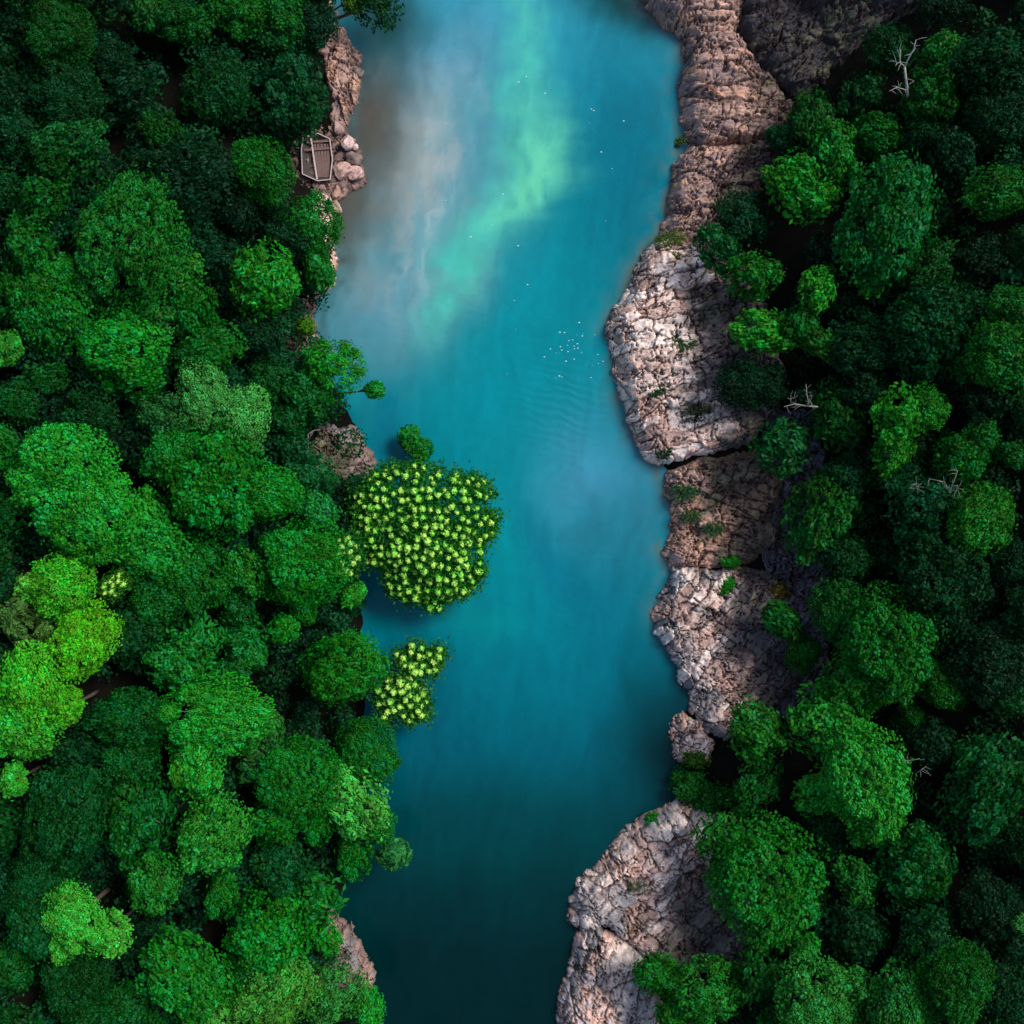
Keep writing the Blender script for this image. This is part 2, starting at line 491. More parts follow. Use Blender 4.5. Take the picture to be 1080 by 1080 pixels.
def rock(outline, label, A=1.4, w=0.5, cell=(1.5, 0.9), rot=0.0, seed=1, pal=(PINK, GREY, TAN), inland=GREY, clean=4.0,
         step=0.095, name='rock_outcrop', group='bare rock outcrops along the river', rough=0.5, side=1, cat='rock', flat=None, crack=1.0):
    P = [at(a, b, 1.2) for a, b in outline]
    xs = np.array([p[0] for p in P]); ys = np.array([p[1] for p in P])
    cx, cy = xs.mean(), ys.mean()
    gx = np.arange(xs.min() - 1, xs.max() + 1, step); gy = np.arange(ys.min() - 1, ys.max() + 1, step)
    X, Y = np.meshgrid(gx, gy)
    nx1 = (fbm(X * 0.9, Y * 0.9, seed * 3 + 1, 4) - 0.5); ny1 = (fbm(X * 0.9, Y * 0.9, seed * 3 + 2, 4) - 0.5)
    nx2 = fbm(X * 2.6, Y * 2.6, seed * 3 + 11, 3) - .5; ny2 = fbm(X * 2.6, Y * 2.6, seed * 3 + 12, 3) - .5
    d = inside_dist(P, X + nx1 * 1.1 + nx2 * .6, Y + ny1 * 1.1 + ny2 * .6)
    T = terrain(X, Y) if flat is None else np.full(X.shape, flat)
    a = math.radians(rot)
    wxx = X + nx1 * .9; wyy = Y + ny1 * .9
    u = (wxx * math.cos(a) + wyy * math.sin(a)); v = (-wxx * math.sin(a) + wyy * math.cos(a))
    F1, F2, R1 = voronoi(u / (cell[0] * 2.3), v / (cell[1] * 2.3), seed)
    eb, R2 = bricks(u / cell[0] * .8, v / cell[1], seed + 40)
    a2 = a + .5
    u2 = (wxx * math.cos(a2) + wyy * math.sin(a2)); v2 = (-wxx * math.sin(a2) + wyy * math.cos(a2))
    es, R3 = bricks(u2 / (cell[0] * .4), v2 / (cell[1] * .42), seed + 80)
    nlow = fbm(X * 0.25, Y * 0.25, seed + 7, 3) - 0.5
    om = sstep(.36, .56, fbm(X * .8, Y * .8, seed + 29, 3)); om2 = sstep(.40, .58, fbm(X * 1.3, Y * 1.3, seed + 31, 3))
    c1 = sstep(0.055, 0.0, F2 - F1); c2 = sstep(0.10, 0.0, eb) * (.15 + .85 * om); c3 = sstep(0.17, 0.0, es) * (.1 + .9 * om2)
    k1 = np.abs(fbm(u * .30 + nx1, v * .95 + ny1, seed + 101, 4) - .5); k2 = np.abs(fbm(u * .85 + ny1, v * .28 + nx1, seed + 103, 4) - .5)
    k3 = np.abs(fbm(u * .7, v * 2.6, seed + 105, 4) - .5)
    c4 = np.maximum(sstep(.026, 0, k1), sstep(.022, 0, k2)); c5 = sstep(.035, 0, k3) * (.2 + .8 * om)
    ridge = 1 - np.abs(2 * fbm(u * .9, v * 2.4, seed + 107, 5) - 1)
    tilt = (R2 - .5) * (np.sin(R2 * 40) * (u % 1.7 - .8) + np.cos(R2 * 40) * (v % 1.3 - .6)) * .5
    patch = sstep(0.35, 0.6, fbm(X * 0.35, Y * 0.35, seed + 19, 3))
    ramp = sstep(0, 0.6, d)
    h = A * (1 - np.exp(-np.maximum(d, 0) / w)) + ramp * (rough * 1.5 * (R1 - 0.5) + rough * 1.1 * (R2 - 0.5) * (0.4 + 0.6 * patch) + rough * 1.4 * tilt + 0.25 * (R3 - 0.5) * rough * patch
        + 0.8 * nlow + 0.2 * (fbm(X * 2.2, Y * 2.2, seed + 23, 4) - 0.5) + .32 * (ridge - .7) - crack * (0.5 * c1 + 0.38 * c2 * (0.35 + 0.65 * patch) + 0.10 * c3 * patch + .62 * c4 + .22 * c5))
    Z = T + h + np.minimum(d, 0) * 2.6
    keep = d > -0.75
    # stone colour: blocks, water-washed rim; further in lichen, soil and painted tree shade
    n1 = fbm(X * 0.45, Y * 0.45, seed + 51, 4); n2 = fbm(X * 1.7, Y * 1.7, seed + 61, 4)
    bl = sstep(0.3, 0.7, 0.5 * R1 + 0.5 * n1)[..., None]
    C = pal[0] * (1 - bl) + pal[1] * bl
    t = sstep(0.48, 0.72, 0.6 * n2 + 0.4 * R2)[..., None]
    C = C * (1 - t) + pal[2] * t
    C = C * (0.70 + 0.55 * R2[..., None])
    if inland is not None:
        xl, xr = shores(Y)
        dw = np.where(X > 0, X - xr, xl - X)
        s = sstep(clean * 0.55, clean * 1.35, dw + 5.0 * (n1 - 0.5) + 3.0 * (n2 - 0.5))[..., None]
        C = C * (1 - 0.95 * s) + inland * (0.6 + 0.8 * R2[..., None]) * 0.95 * s  # on the cliff bank this also paints in the forest's shade
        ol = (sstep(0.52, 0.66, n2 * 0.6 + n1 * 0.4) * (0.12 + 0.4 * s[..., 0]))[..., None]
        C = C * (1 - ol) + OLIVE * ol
    dirt = np.clip(0.8 * c1 + 0.8 * c2 * (0.35 + 0.65 * patch) + 0.35 * c3 * patch + 1.0 * c4 + .6 * c5, 0, 1)[..., None] * 0.9 * min(1, crack)
    C = C * (1 - dirt) + np.array((0.07, 0.04, 0.035)) * dirt
    wet = (sstep(0.42, 0.12, Z))[..., None]
    C = C * (1 - 0.75 * wet) + np.array((0.10, 0.065, 0.045)) * 0.75 * wet
    idx = -np.ones(X.shape, int); idx[keep] = np.arange(keep.sum())
    q = np.stack([idx[:-1, :-1], idx[:-1, 1:], idx[1:, 1:], idx[1:, :-1]], -1).reshape(-1, 4)
    F = q[(q >= 0).all(1)]
    V = np.stack([X[keep] - cx, Y[keep] - cy, Z[keep]], -1)
    C4 = np.concatenate([C[keep], np.ones((keep.sum(), 1))], -1)
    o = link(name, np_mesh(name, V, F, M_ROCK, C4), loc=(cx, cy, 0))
    tag(o, label, cat, group)
    return o


def boulder(px, py, r, z, label, col, seed, sx=1.0, sy=1.0):
    """a single rounded angular block"""
    rng = np.random.default_rng(seed)
    import bmesh
    bm = bmesh.new(); bmesh.ops.create_icosphere(bm, subdivisions=4, radius=1.0)
    V = np.array([v.co[:] for v in bm.verts]); F = np.array([[v.index for v in f.verts] for f in bm.faces]); bm.free()
    planes = rng.normal(size=(11, 3)); planes /= np.linalg.norm(planes, axis=1)[:, None]
    dist = rng.uniform(0.52, 0.85, 11)
    for p, dd in zip(planes, dist):
        k = V @ p - dd
        V = V - np.maximum(k, 0)[:, None] * p * 0.98
    nz = fbm(V[:, 0] * 3 + seed, V[:, 1] * 3 + V[:, 2] * 2.1, seed, 4) - 0.5
    V = V * (1 + 0.14 * nz)[:, None] * 1.15
    hf = fbm(V[:, 0] * 7 + seed, V[:, 1] * 7 + V[:, 2] * 5, seed + 9, 4) - .5
    V = V * (1 + .16 * hf)[:, None]
    rm = r * MPP
    V = V * np.array((rm * sx, rm * sy, rm * 0.75))
    x, y = at(px, py, z)
    n2 = fbm(V[:, 0] * 3, V[:, 1] * 3 + V[:, 2], seed + 3, 3)[:, None]
    n4 = np.abs(fbm(V[:, 0] * 1.3 + seed, V[:, 1] * 1.6 + V[:, 2], seed + 5, 3) - .5)[:, None]
    C = np.array(col) * (0.45 + 0.8 * n2) * (1 - .7 * sstep(.03, 0, n4))
    o = link('boulder', np_mesh('boulder', V, F, M_ROCK, np.concatenate([C, np.ones((len(V), 1))], 1)), loc=(x, y, z))
    tag(o, label, 'boulder', 'boulders and stones along the banks')
    return o


def rocks():
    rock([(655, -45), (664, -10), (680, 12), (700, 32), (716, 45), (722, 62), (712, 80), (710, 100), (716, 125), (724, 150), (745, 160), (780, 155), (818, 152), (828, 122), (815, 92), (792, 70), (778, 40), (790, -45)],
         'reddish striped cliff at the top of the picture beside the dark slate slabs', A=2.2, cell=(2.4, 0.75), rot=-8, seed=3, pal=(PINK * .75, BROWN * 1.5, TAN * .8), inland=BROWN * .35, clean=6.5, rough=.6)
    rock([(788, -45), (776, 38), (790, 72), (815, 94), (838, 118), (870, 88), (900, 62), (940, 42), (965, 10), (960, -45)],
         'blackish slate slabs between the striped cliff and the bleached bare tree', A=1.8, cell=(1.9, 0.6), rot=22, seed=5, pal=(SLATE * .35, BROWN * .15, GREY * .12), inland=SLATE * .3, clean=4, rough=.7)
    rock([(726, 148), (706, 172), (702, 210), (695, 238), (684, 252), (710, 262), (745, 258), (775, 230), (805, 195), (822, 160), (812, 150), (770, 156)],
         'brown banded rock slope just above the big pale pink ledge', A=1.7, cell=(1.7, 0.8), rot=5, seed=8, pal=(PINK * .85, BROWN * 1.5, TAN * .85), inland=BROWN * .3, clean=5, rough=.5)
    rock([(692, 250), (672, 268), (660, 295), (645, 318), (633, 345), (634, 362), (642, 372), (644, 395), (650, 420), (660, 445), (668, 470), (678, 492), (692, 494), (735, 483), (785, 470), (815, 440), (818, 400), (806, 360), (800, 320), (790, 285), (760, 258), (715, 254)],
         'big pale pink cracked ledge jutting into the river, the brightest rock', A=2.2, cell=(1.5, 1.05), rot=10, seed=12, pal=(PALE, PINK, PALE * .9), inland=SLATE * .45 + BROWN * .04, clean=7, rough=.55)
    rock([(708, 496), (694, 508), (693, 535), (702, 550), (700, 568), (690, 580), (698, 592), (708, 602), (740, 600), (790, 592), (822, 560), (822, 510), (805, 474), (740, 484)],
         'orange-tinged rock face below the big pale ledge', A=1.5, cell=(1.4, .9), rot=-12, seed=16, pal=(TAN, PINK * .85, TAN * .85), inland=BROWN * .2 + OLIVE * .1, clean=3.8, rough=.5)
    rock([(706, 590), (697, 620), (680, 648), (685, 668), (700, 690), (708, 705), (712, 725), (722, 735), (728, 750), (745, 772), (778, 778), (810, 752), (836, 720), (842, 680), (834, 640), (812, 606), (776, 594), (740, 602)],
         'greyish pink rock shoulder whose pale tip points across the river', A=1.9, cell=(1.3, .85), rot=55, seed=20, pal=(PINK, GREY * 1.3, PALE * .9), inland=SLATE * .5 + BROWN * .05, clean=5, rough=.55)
    rock([(800, 430), (850, 440), (862, 500), (866, 600), (866, 700), (850, 752), (800, 758), (822, 680), (804, 602), (792, 565), (800, 505)],
         'dark stony gully floor running along the forest edge behind the ledges', A=0.8, cell=(.8, .55), rot=70, seed=24, pal=(SLATE * .8, SLATE * 1.3, SLATE * 1.6), inland=None, rough=.35)
    rock([(704, 754), (699, 765), (704, 780), (702, 800), (715, 810), (748, 802), (752, 782), (738, 764), (718, 751)],
         'small pink rock knob capped by the feathery bush', A=1.5, cell=(1.1, .8), rot=60, seed=28, pal=(PALE * .9, PINK, TAN), inland=None, rough=.4)
    rock([(738, 836), (715, 838), (690, 850), (665, 862), (650, 878), (625, 905), (600, 925), (597, 945), (586, 962), (590, 978), (606, 986), (640, 976), (672, 998), (700, 1016), (755, 1016), (785, 988), (792, 952), (776, 910), (768, 866)],
         'broad grey-pink slab with curved cracks in front of the wide round tree', A=2.1, cell=(1.7, 1.1), rot=42, seed=33, pal=(PINK, GREY * 1.35, PALE * .85), inland=GREY * .3, clean=8, rough=.5)
    rock([(628, 976), (604, 986), (596, 1005), (590, 1040), (583, 1060), (578, 1130), (690, 1130), (694, 1050), (690, 1022), (676, 1000), (652, 982)],
         'smooth grey slab with a pink rim at the bottom edge of the picture', A=1.9, cell=(2.0, 1.3), rot=80, seed=37, pal=(PALE * .85, GREY * 1.55, PINK), inland=GREY * 1.2, clean=5, rough=.35)
    # boat bank
    rock([(346, -10), (374, -8), (378, 40), (385, 62), (384, 98), (374, 118), (368, 136), (350, 134), (352, 104), (345, 88), (340, 50)],
         'brown layered rock shelf above the wooden boat', A=1.0, cell=(1.0, .6), rot=80, seed=41, pal=(BROWN * 1.5, PINK * .7, TAN * .7), inland=None, rough=.55)
    rock([(306, 138), (350, 124), (376, 150), (384, 190), (362, 200), (345, 214), (314, 210), (302, 175)],
         'dark brown rock shelf carrying the wooden boat', A=0.5, w=.4, cell=(.9, .6), rot=20, seed=44, pal=(BROWN * .8, BROWN * .6, PINK * .45), inland=None, rough=.15, flat=0.35)
    rock([(334, 204), (358, 202), (353, 230), (353, 250), (354, 262), (361, 273), (358, 290), (360, 301), (347, 309), (337, 319), (314, 324), (304, 300), (320, 258), (326, 220)],
         'narrow pale rock rim with hanging plants below the boat', A=1.1, cell=(.9, .6), rot=70, seed=48, pal=(PINK, PALE * .8, TAN), inland=BROWN, clean=2, rough=.35)
    rock([(314, 318), (334, 318), (339, 345), (347, 374), (330, 382), (300, 374), (294, 340)],
         'purplish brown rock ramp sliding into the water below the hanging plants', A=0.7, cell=(1.2, .5), rot=80, seed=52, pal=(BROWN * 1.1, PINK * .55, BROWN), inland=None, rough=.25)
    rock([(338, 450), (366, 447), (382, 455), (385, 466), (397, 475), (403, 492), (396, 507), (360, 512), (334, 504), (328, 470)],
         'rounded grey rock with a pinkish crest just above the large blossoming tree', A=1.3, cell=(1.3, .8), rot=-25, seed=56, pal=(GREY * .7, BROWN * 1.2, GREY * .6), inland=OLIVE * .7, clean=2, rough=.3)
    rock([(346, 958), (375, 972), (388, 998), (397, 1028), (398, 1050), (385, 1056), (345, 1040), (312, 1015), (330, 980)],
         'dark purplish rock wedge with a pink edge on the forest shore near the bottom', A=1.5, cell=(1.2, .7), rot=-60, seed=60, pal=(BROWN * 1.2, PINK * .75, GREY * .6), inland=BROWN * .7, clean=2.2, rough=.35)
    P1 = (0.50, .31, .27); P2 = (.56, .40, .36)
    boulder(366, 150, 8, 1.15, 'pale pink boulder close beside the boat stern near the water', P2, 1)
    boulder(374, 155, 3.5, .9, 'small round pale stone on the water side of the pale pink boulder', P2, 2)
    boulder(362, 181, 10, 1.1, 'blocky salmon-pink boulder beside the boat bow', P1, 3, 1.1, .9)
    boulder(375, 184, 8, .9, 'salmon-pink boulder at the tip of the boat shelf', P1, 4)
    boulder(372, 167, 9, .8, 'brownish grey boulder between the two pink boulders by the boat', (.2, .15, .13), 5)
    boulder(355, 134, 7, 1.0, 'narrow pink boulder wedged at the upper end of the boat shelf', (.36, .24, .22), 6, .6, 1.1)
    boulder(354, 203, 6, .9, 'orange boulder just below the boat shelf', (.42, .25, .17), 7, .8, 1.2)
    boulder(353, 219, 7.5, .6, 'rounded orange-pink boulder standing in the water below the boat', (.45, .28, .22), 8)
    boulder(378, 76, 5, .5, 'grey-brown boulder at the foot of the layered rock shelf', (.25, .2, .18), 9)
    x, y, z = on_ground(806, 630, 1.2)
    boulder(806, 630, 2.6, z + 1.0, 'small white stone lying in the dark stony gully', (.75, .72, .7), 10)


# ------------------------------------------------------------------ the boat
def boat():
    z0 = 0.78
    out = [(319, 145), (317.5, 158), (318.5, 184), (335, 191.5), (348.5, 190), (351, 168), (348, 146), (335, 140)]
    c = at(334.5, 167, z0 + .6)
    root = empty('wooden_boat', (c[0], c[1], z0))
    tag(root, 'small open wooden boat with a pale rim pulled up on the rocks', 'boat')
    P = []
    for a, b in out:
        x, y = at(a, b, z0 + .6); P.append((x - c[0], y - c[1]))
    n = len(P)
    hgt = 0.62
    top = [(x, y, hgt) for x, y in P]; bot = [(x * .78, y * .82, 0.0) for x, y in P]
    ti = [(x * .93, y * .94, hgt) for x, y in P]; bi = [(x * .73, y * .78, 0.09) for x, y in P]
    mb = MB()
    fs = []
    for k in range(n):
        j = (k + 1) % n
        fs += [(k, j, n + j, n + k), (2 * n + j, 2 * n + k, 3 * n + k, 3 * n + j), (k, 2 * n + k, 2 * n + j, j)]
    fs += [tuple(n + k for k in range(n)), tuple(3 * n + k for k in range(n))[::-1]]
    mb.poly(top + bot + ti + bi, fs)
    link('hull', mb.mesh('hull', M_HULL), root)
    rim = MB()
    ring = [(x * .975, y * .975, hgt + .03) for x, y in P]
    for k in range(n):
        rim.tube([ring[k], ring[(k + 1) % n]], [.06, .06], 8)
    link('gunwale', rim.mesh('gunwale', M_RIM), root)

    def loc(a, b, z): x, y = at(a, b, z0 + .6); return (x - c[0], y - c[1], z)
    dk = MB()
    for k in range(5):
        f = k / 4
        dk.bar(loc(331.5 + 14.5 * f, 151, .34), loc(336.5 + 9.5 * f, 186.5, .34), .27, .05)
    link('deck', dk.mesh('deck', M_DECK), root)
    pl = MB(); pl.bar(loc(328, 146, .57), loc(334.5, 189, .57), .16, .09)
    link('divider', pl.mesh('divider', M_RIM), root)
    for b in (148, 156):
        th = MB(); th.bar(loc(320.5, b + 2, .52), loc(347.5, b, .52), .24, .06)
        link('thwart', th.mesh('thwart', M_DECK), root)


# ------------------------------------------------------------------ foliage meshes
def unit(a): return a / (np.linalg.norm(a, axis=-1, keepdims=True) + 1e-9)


def leaf_quads(C, Nn, L, W, rng, tdir=None):
    n = len(C)
    Nn = unit(Nn)
    t = rng.normal(size=(n, 3)) if tdir is None else tdir
    t = unit(t - (t * Nn).sum(1, keepdims=True) * Nn)
    b = np.cross(Nn, t)
    L = np.asarray(L).reshape(-1, 1) * np.ones((n, 1)); W = np.asarray(W).reshape(-1, 1) * np.ones((n, 1))
    V = np.stack([C - t * L / 2, C + b * W / 2 + Nn * W * .22 + t * L * .05, C + t * L / 2 - Nn * L * .1, C - b * W / 2 + Nn * W * .22 + t * L * .05], 1)
    return V.reshape(-1, 3), np.arange(n * 4).reshape(n, 4)


STY = {  # lobes, lump radius, leaf length, leaf width, coverage, flatness
    'F': dict(nl=(11, 16), lobe=(.22, .40), lump=.36, L=.33, W=.20, cov=1.25, flat=.72, spread=.74),
    'S': dict(nl=(6, 9), lobe=(.36, .54), lump=.30, L=.26, W=.17, cov=1.4, flat=.62, spread=.58),
    'B': dict(nl=(12, 18), lobe=(.20, .36), lump=.38, L=.36, W=.22, cov=1.3, flat=.70, spread=.78),
    'C': dict(nl=(14, 20), lobe=(.15, .30), lump=.42, L=.50, W=.24, cov=.9, flat=.68, spread=.82),
}
CROWNS = {}


def crown_mesh(kind, R, var):
    key = (kind, R, var)
    if key in CROWNS: return CROWNS[key]
    rng = np.random.default_rng(abs(hash((ord(kind), int(R * 10), var))) % 100000 + 3)
    if kind == 'T':
        me = tuft_crown(R, rng)
        CROWNS[key] = me
        return me
    s = dict(STY[kind]); lsc = (.85, 1.12, 1.45, .98)[var]; s['L'] *= lsc; s['W'] *= lsc * (1.0, .9, .85, 1.15)[var]
    nl = rng.integers(s['nl'][0], s['nl'][1] + 1)
    if R < 2.4: nl = max(3, int(nl * .6))
    lobes = [(np.array((0, 0, 0.10 * R)), R * max(.42, s['lobe'][1]))]
    a0 = rng.uniform(0, 6.28)
    for k in range(nl):
        a = a0 + k * 2.39996 + rng.normal() * .25
        rr = R * s['spread'] * math.sqrt((k + .8) / nl) * rng.uniform(.85, 1.15)
        lr = R * rng.uniform(*s['lobe'])
        rr = min(rr, R * 1.02 - lr * .75)
        zz = R * s['flat'] * (0.80 * (1 - (rr / R) ** 2) - 0.45) + rng.normal() * .08 * R
        lobes.append((np.array((rr * math.cos(a), rr * math.sin(a), zz)), lr))
    for _ in range(int(rng.integers(1, 4))):
        a = rng.uniform(0, 6.28); rr = R * rng.uniform(.85, 1.1)
        lobes.append((np.array((rr * math.cos(a), rr * math.sin(a), -R * rng.uniform(.05, .3))), R * rng.uniform(.16, .28)))
    LC, LR, LB = [], [], []
    for c, lr in lobes:
        nlump = int(max(8, 2.6 * (lr / s['lump']) ** 2))
        i = np.arange(nlump) + .5
        ph = np.arccos(1 - 1.45 * i / nlump); th = i * 2.39996 + rng.uniform(0, 6)
        d = np.stack([np.sin(ph) * np.cos(th), np.sin(ph) * np.sin(th), np.cos(ph) * s['flat'] * 1.25], 1)
        d += rng.normal(size=d.shape) * .09
        LC.append(c + d * (lr - s['lump'] * .55)); LR.append(s['lump'] * rng.uniform(.65, 1.3, nlump)); LB.append(np.full(nlump, rng.uniform(.78, 1.25)))
    LC = np.concatenate(LC); LR = np.concatenate(LR); LB = np.concatenate(LB) * rng.uniform(.62, 1.42, len(LC))
    area = 2 * math.pi * LR ** 2
    cnt = np.maximum(5, (s['cov'] * area / (s['L'] * s['W'] * .55))).astype(int)
    which = np.repeat(np.arange(len(LC)), cnt)
    n = len(which)
    d = rng.normal(size=(n, 3)); d[:, 2] = np.where(rng.random(n) < .8, np.abs(d[:, 2]), d[:, 2]); d = unit(d)
    depth = np.where(rng.random(n) < .75, rng.uniform(.85, 1.15, n), rng.uniform(.3, .9, n)); depth = np.where(rng.random(n) < .10, rng.uniform(1.2, 2.1, n), depth)
    Pn = LC[which] + d * (LR[which] * depth)[:, None]
    keep = np.ones(n, bool)
    for k, (c, lr) in enumerate(lobes):
        q = (Pn - c) / (lr - .55 * s['lump']); q[:, 2] /= s['flat'] * 1.25
        keep &= (np.linalg.norm(q, axis=1) > .80) | (rng.random(n) < .06)
    lk = rng.random(len(LC)) > (.22 if kind == 'C' else .13)      # lumps that have thinned out
    keep &= lk[which] | (rng.random(n) < .15)
    Pn = Pn[keep]; d = d[keep]; which = which[keep]; n = len(Pn)
    Nn = d * .9 + np.array((0, 0, .28)) + rng.normal(size=(n, 3)) * .40
    sz = rng.uniform(.7, 1.25, n)
    V, F = leaf_quads(Pn, Nn, s['L'] * sz, s['W'] * sz, rng)
    tone = LB[which] * rng.uniform(.78, 1.22, n)
    young = np.zeros(n)
    hue = np.clip(.5 + rng.normal(size=n) * .22 + (LB[which] - 1) * .6, 0, 1)
    C = np.repeat(np.stack([tone, young, hue, np.ones(n)], 1), 4, 0)
    # thin outer sprays hanging lower round the crown
    ns = int(n * .30)
    a = rng.uniform(0, 6.283, ns); q = fbm(np.cos(a) * 1.6 + var * 9, np.sin(a) * 1.6 + R, 5, 3)
    rr = R * (.70 + (.25 + .5 * q) * rng.random(ns) ** 1.3)
    Ps = np.stack([rr * np.cos(a), rr * np.sin(a), -R * (.10 + .55 * rng.random(ns) * (rr / R)) + .1 * R], 1)
    Ns = np.stack([np.cos(a), np.sin(a), np.full(ns, .7)], 1) + rng.normal(size=(ns, 3)) * .5
    szs = rng.uniform(.7, 1.3, ns)
    Vs, _ = leaf_quads(Ps, Ns, s['L'] * szs * 1.1, s['W'] * szs * 1.1, rng)
    Cs = np.repeat(np.stack([rng.uniform(.6, 1.25, ns), np.zeros(ns), rng.uniform(.3, .7, ns), np.ones(ns)], 1), 4, 0)
    V = np.concatenate([V, Vs]); C = np.concatenate([C, Cs]); F = np.arange(len(V)).reshape(-1, 4)
    ext = np.percentile(np.hypot(Pn[:, 0], Pn[:, 1]), 97)
    V = V * np.array((R / ext, R / ext, 1.0))
    me = np_mesh('crown', V, F, M_LEAF, C)
    CROWNS[key] = me
    return me


def tuft_crown(R, rng, spacing=.88, lobes=None, young=.75):
    """crown made of star-shaped leaf tufts with yellow young leaves in their middle"""
    if lobes is None:
        lobes = [(0, 0, R * .78)] + [(R * .5 * math.cos(a), R * .5 * math.sin(a), R * rng.uniform(.4, .5)) for a in np.arange(5) * 1.257 + rng.uniform(0, 1)]
    pts = []
    tries = int(30 * (R / spacing) ** 2) + 200
    for _ in range(tries):
        p = rng.uniform(-1, 1, 2) * R * 1.05
        z = None
        for lx, ly, lr in lobes:
            q = (p[0] - lx) ** 2 + (p[1] - ly) ** 2
            if q < lr * lr:
                zz = math.sqrt(1 - q / lr / lr) * lr * .55
                z = zz if z is None else max(z, zz)
        if z is None: continue
        if vnoise(np.array([p[0] * .8 + 9]), np.array([p[1] * .8]), 7)[0] < .22: continue
        P = np.array((p[0], p[1], z + rng.normal() * .25))
        if all(np.linalg.norm(P - o) > spacing * .78 for o in pts): pts.append(P)
    pts = np.array(pts); m = len(pts)
    cen = np.array((0, 0, -R * .5))
    out = unit(pts - cen) * .5 + np.array((0, 0, .9)) + rng.normal(size=(m, 3)) * .14; out = unit(out)
    Cs, Ns, Ts, Ls, Ws, tone, yg, hue = [], [], [], [], [], [], [], []
    for k in range(m):
        o = out[k]; a = np.cross(o, (1, 0, .1)); a /= np.linalg.norm(a); b = np.cross(o, a)
        tb = rng.uniform(.8, 1.25); hu = rng.uniform(.25, .75); edge = min(1.0, np.hypot(pts[k][0], pts[k][1]) / R); siz = rng.uniform(.95, 1.4) * (1.05 - .15 * edge); yk = rng.uniform(.5, 1.2)
        for ring, (cn, rad, lift, ll, ww, yv, tn) in enumerate(((10, .27, -.12, .30, .24, .05, 1.1), (10, .18, .06, .25, .23, .62, 1.7), (8, .09, .17, .22, .20, young * 1.1, 2.0))):
            ph = rng.uniform(0, 6)
            for j in range(cn):
                t = ph + 6.283 * j / cn + rng.normal() * .38
                dirr = math.cos(t) * a + math.sin(t) * b
                Cs.append(pts[k] + (dirr * rad * rng.uniform(.6, 1.25) + o * (lift + rng.normal() * .05)) * siz)
                Ns.append(o * .75 + dirr * (.35 - .1 * ring) + rng.normal(size=3) * .25)
                Ts.append(dirr + o * .3); Ls.append(ll * siz); Ws.append(ww * siz)
                tone.append(tn * tb * rng.uniform(.8, 1.2)); yg.append(yv * yk * rng.uniform(.6, 1.3)); hue.append(hu)
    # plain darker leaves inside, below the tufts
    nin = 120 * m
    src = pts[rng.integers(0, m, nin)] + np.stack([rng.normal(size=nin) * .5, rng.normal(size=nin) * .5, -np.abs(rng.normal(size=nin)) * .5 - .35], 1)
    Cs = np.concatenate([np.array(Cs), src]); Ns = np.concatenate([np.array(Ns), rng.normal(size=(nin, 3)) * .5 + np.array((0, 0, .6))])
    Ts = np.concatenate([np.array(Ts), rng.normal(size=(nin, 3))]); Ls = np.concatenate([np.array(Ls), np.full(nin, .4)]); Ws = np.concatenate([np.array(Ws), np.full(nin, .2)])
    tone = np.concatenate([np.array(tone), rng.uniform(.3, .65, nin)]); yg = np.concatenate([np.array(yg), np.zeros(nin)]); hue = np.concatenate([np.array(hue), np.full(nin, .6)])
    V, F = leaf_quads(Cs, Ns, Ls, Ws, rng, Ts)
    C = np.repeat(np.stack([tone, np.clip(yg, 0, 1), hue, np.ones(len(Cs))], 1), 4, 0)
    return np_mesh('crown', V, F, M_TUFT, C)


def trunk_mesh(base, top, R, rng, mat, limbs=6):
    """tapered trunk from base to top (local coords) with limbs reaching into the crown"""
    base = np.array(base, float); top = np.array(top, float)
    mb = MB()
    Hh = np.linalg.norm(top - base)
    r0 = max(.12, .055 * R + .012 * Hh)
    mid = (base + top) / 2 + np.array((rng.normal() * .25, rng.normal() * .25, .3))
    q = lambda t: (1 - t) ** 2 * base + 2 * t * (1 - t) * mid + t * t * top
    ts = np.linspace(0, 1, 7)
    mb.tube([q(t) for t in ts], [r0 * (1.25 if t == 0 else 1 - .62 * t) for t in ts], 8)
    for k in range(limbs):
        a = k * 2.4 + rng.uniform(0, .6)
        st = q(.62 + .05 * k)if .62 + .05 * k < .97 else q(.95)
        en = top + np.array((math.cos(a), math.sin(a), 0)) * R * rng.uniform(.5, .75) + np.array((0, 0, rng.uniform(-.1, .1) * R))
        m2 = (st + en) / 2 + np.array((0, 0, -.08 * R))
        mb.tube([st, m2, en], [r0 * .42, r0 * .28, r0 * .1], 6)
    return mb.mesh('trunk', mat, True)


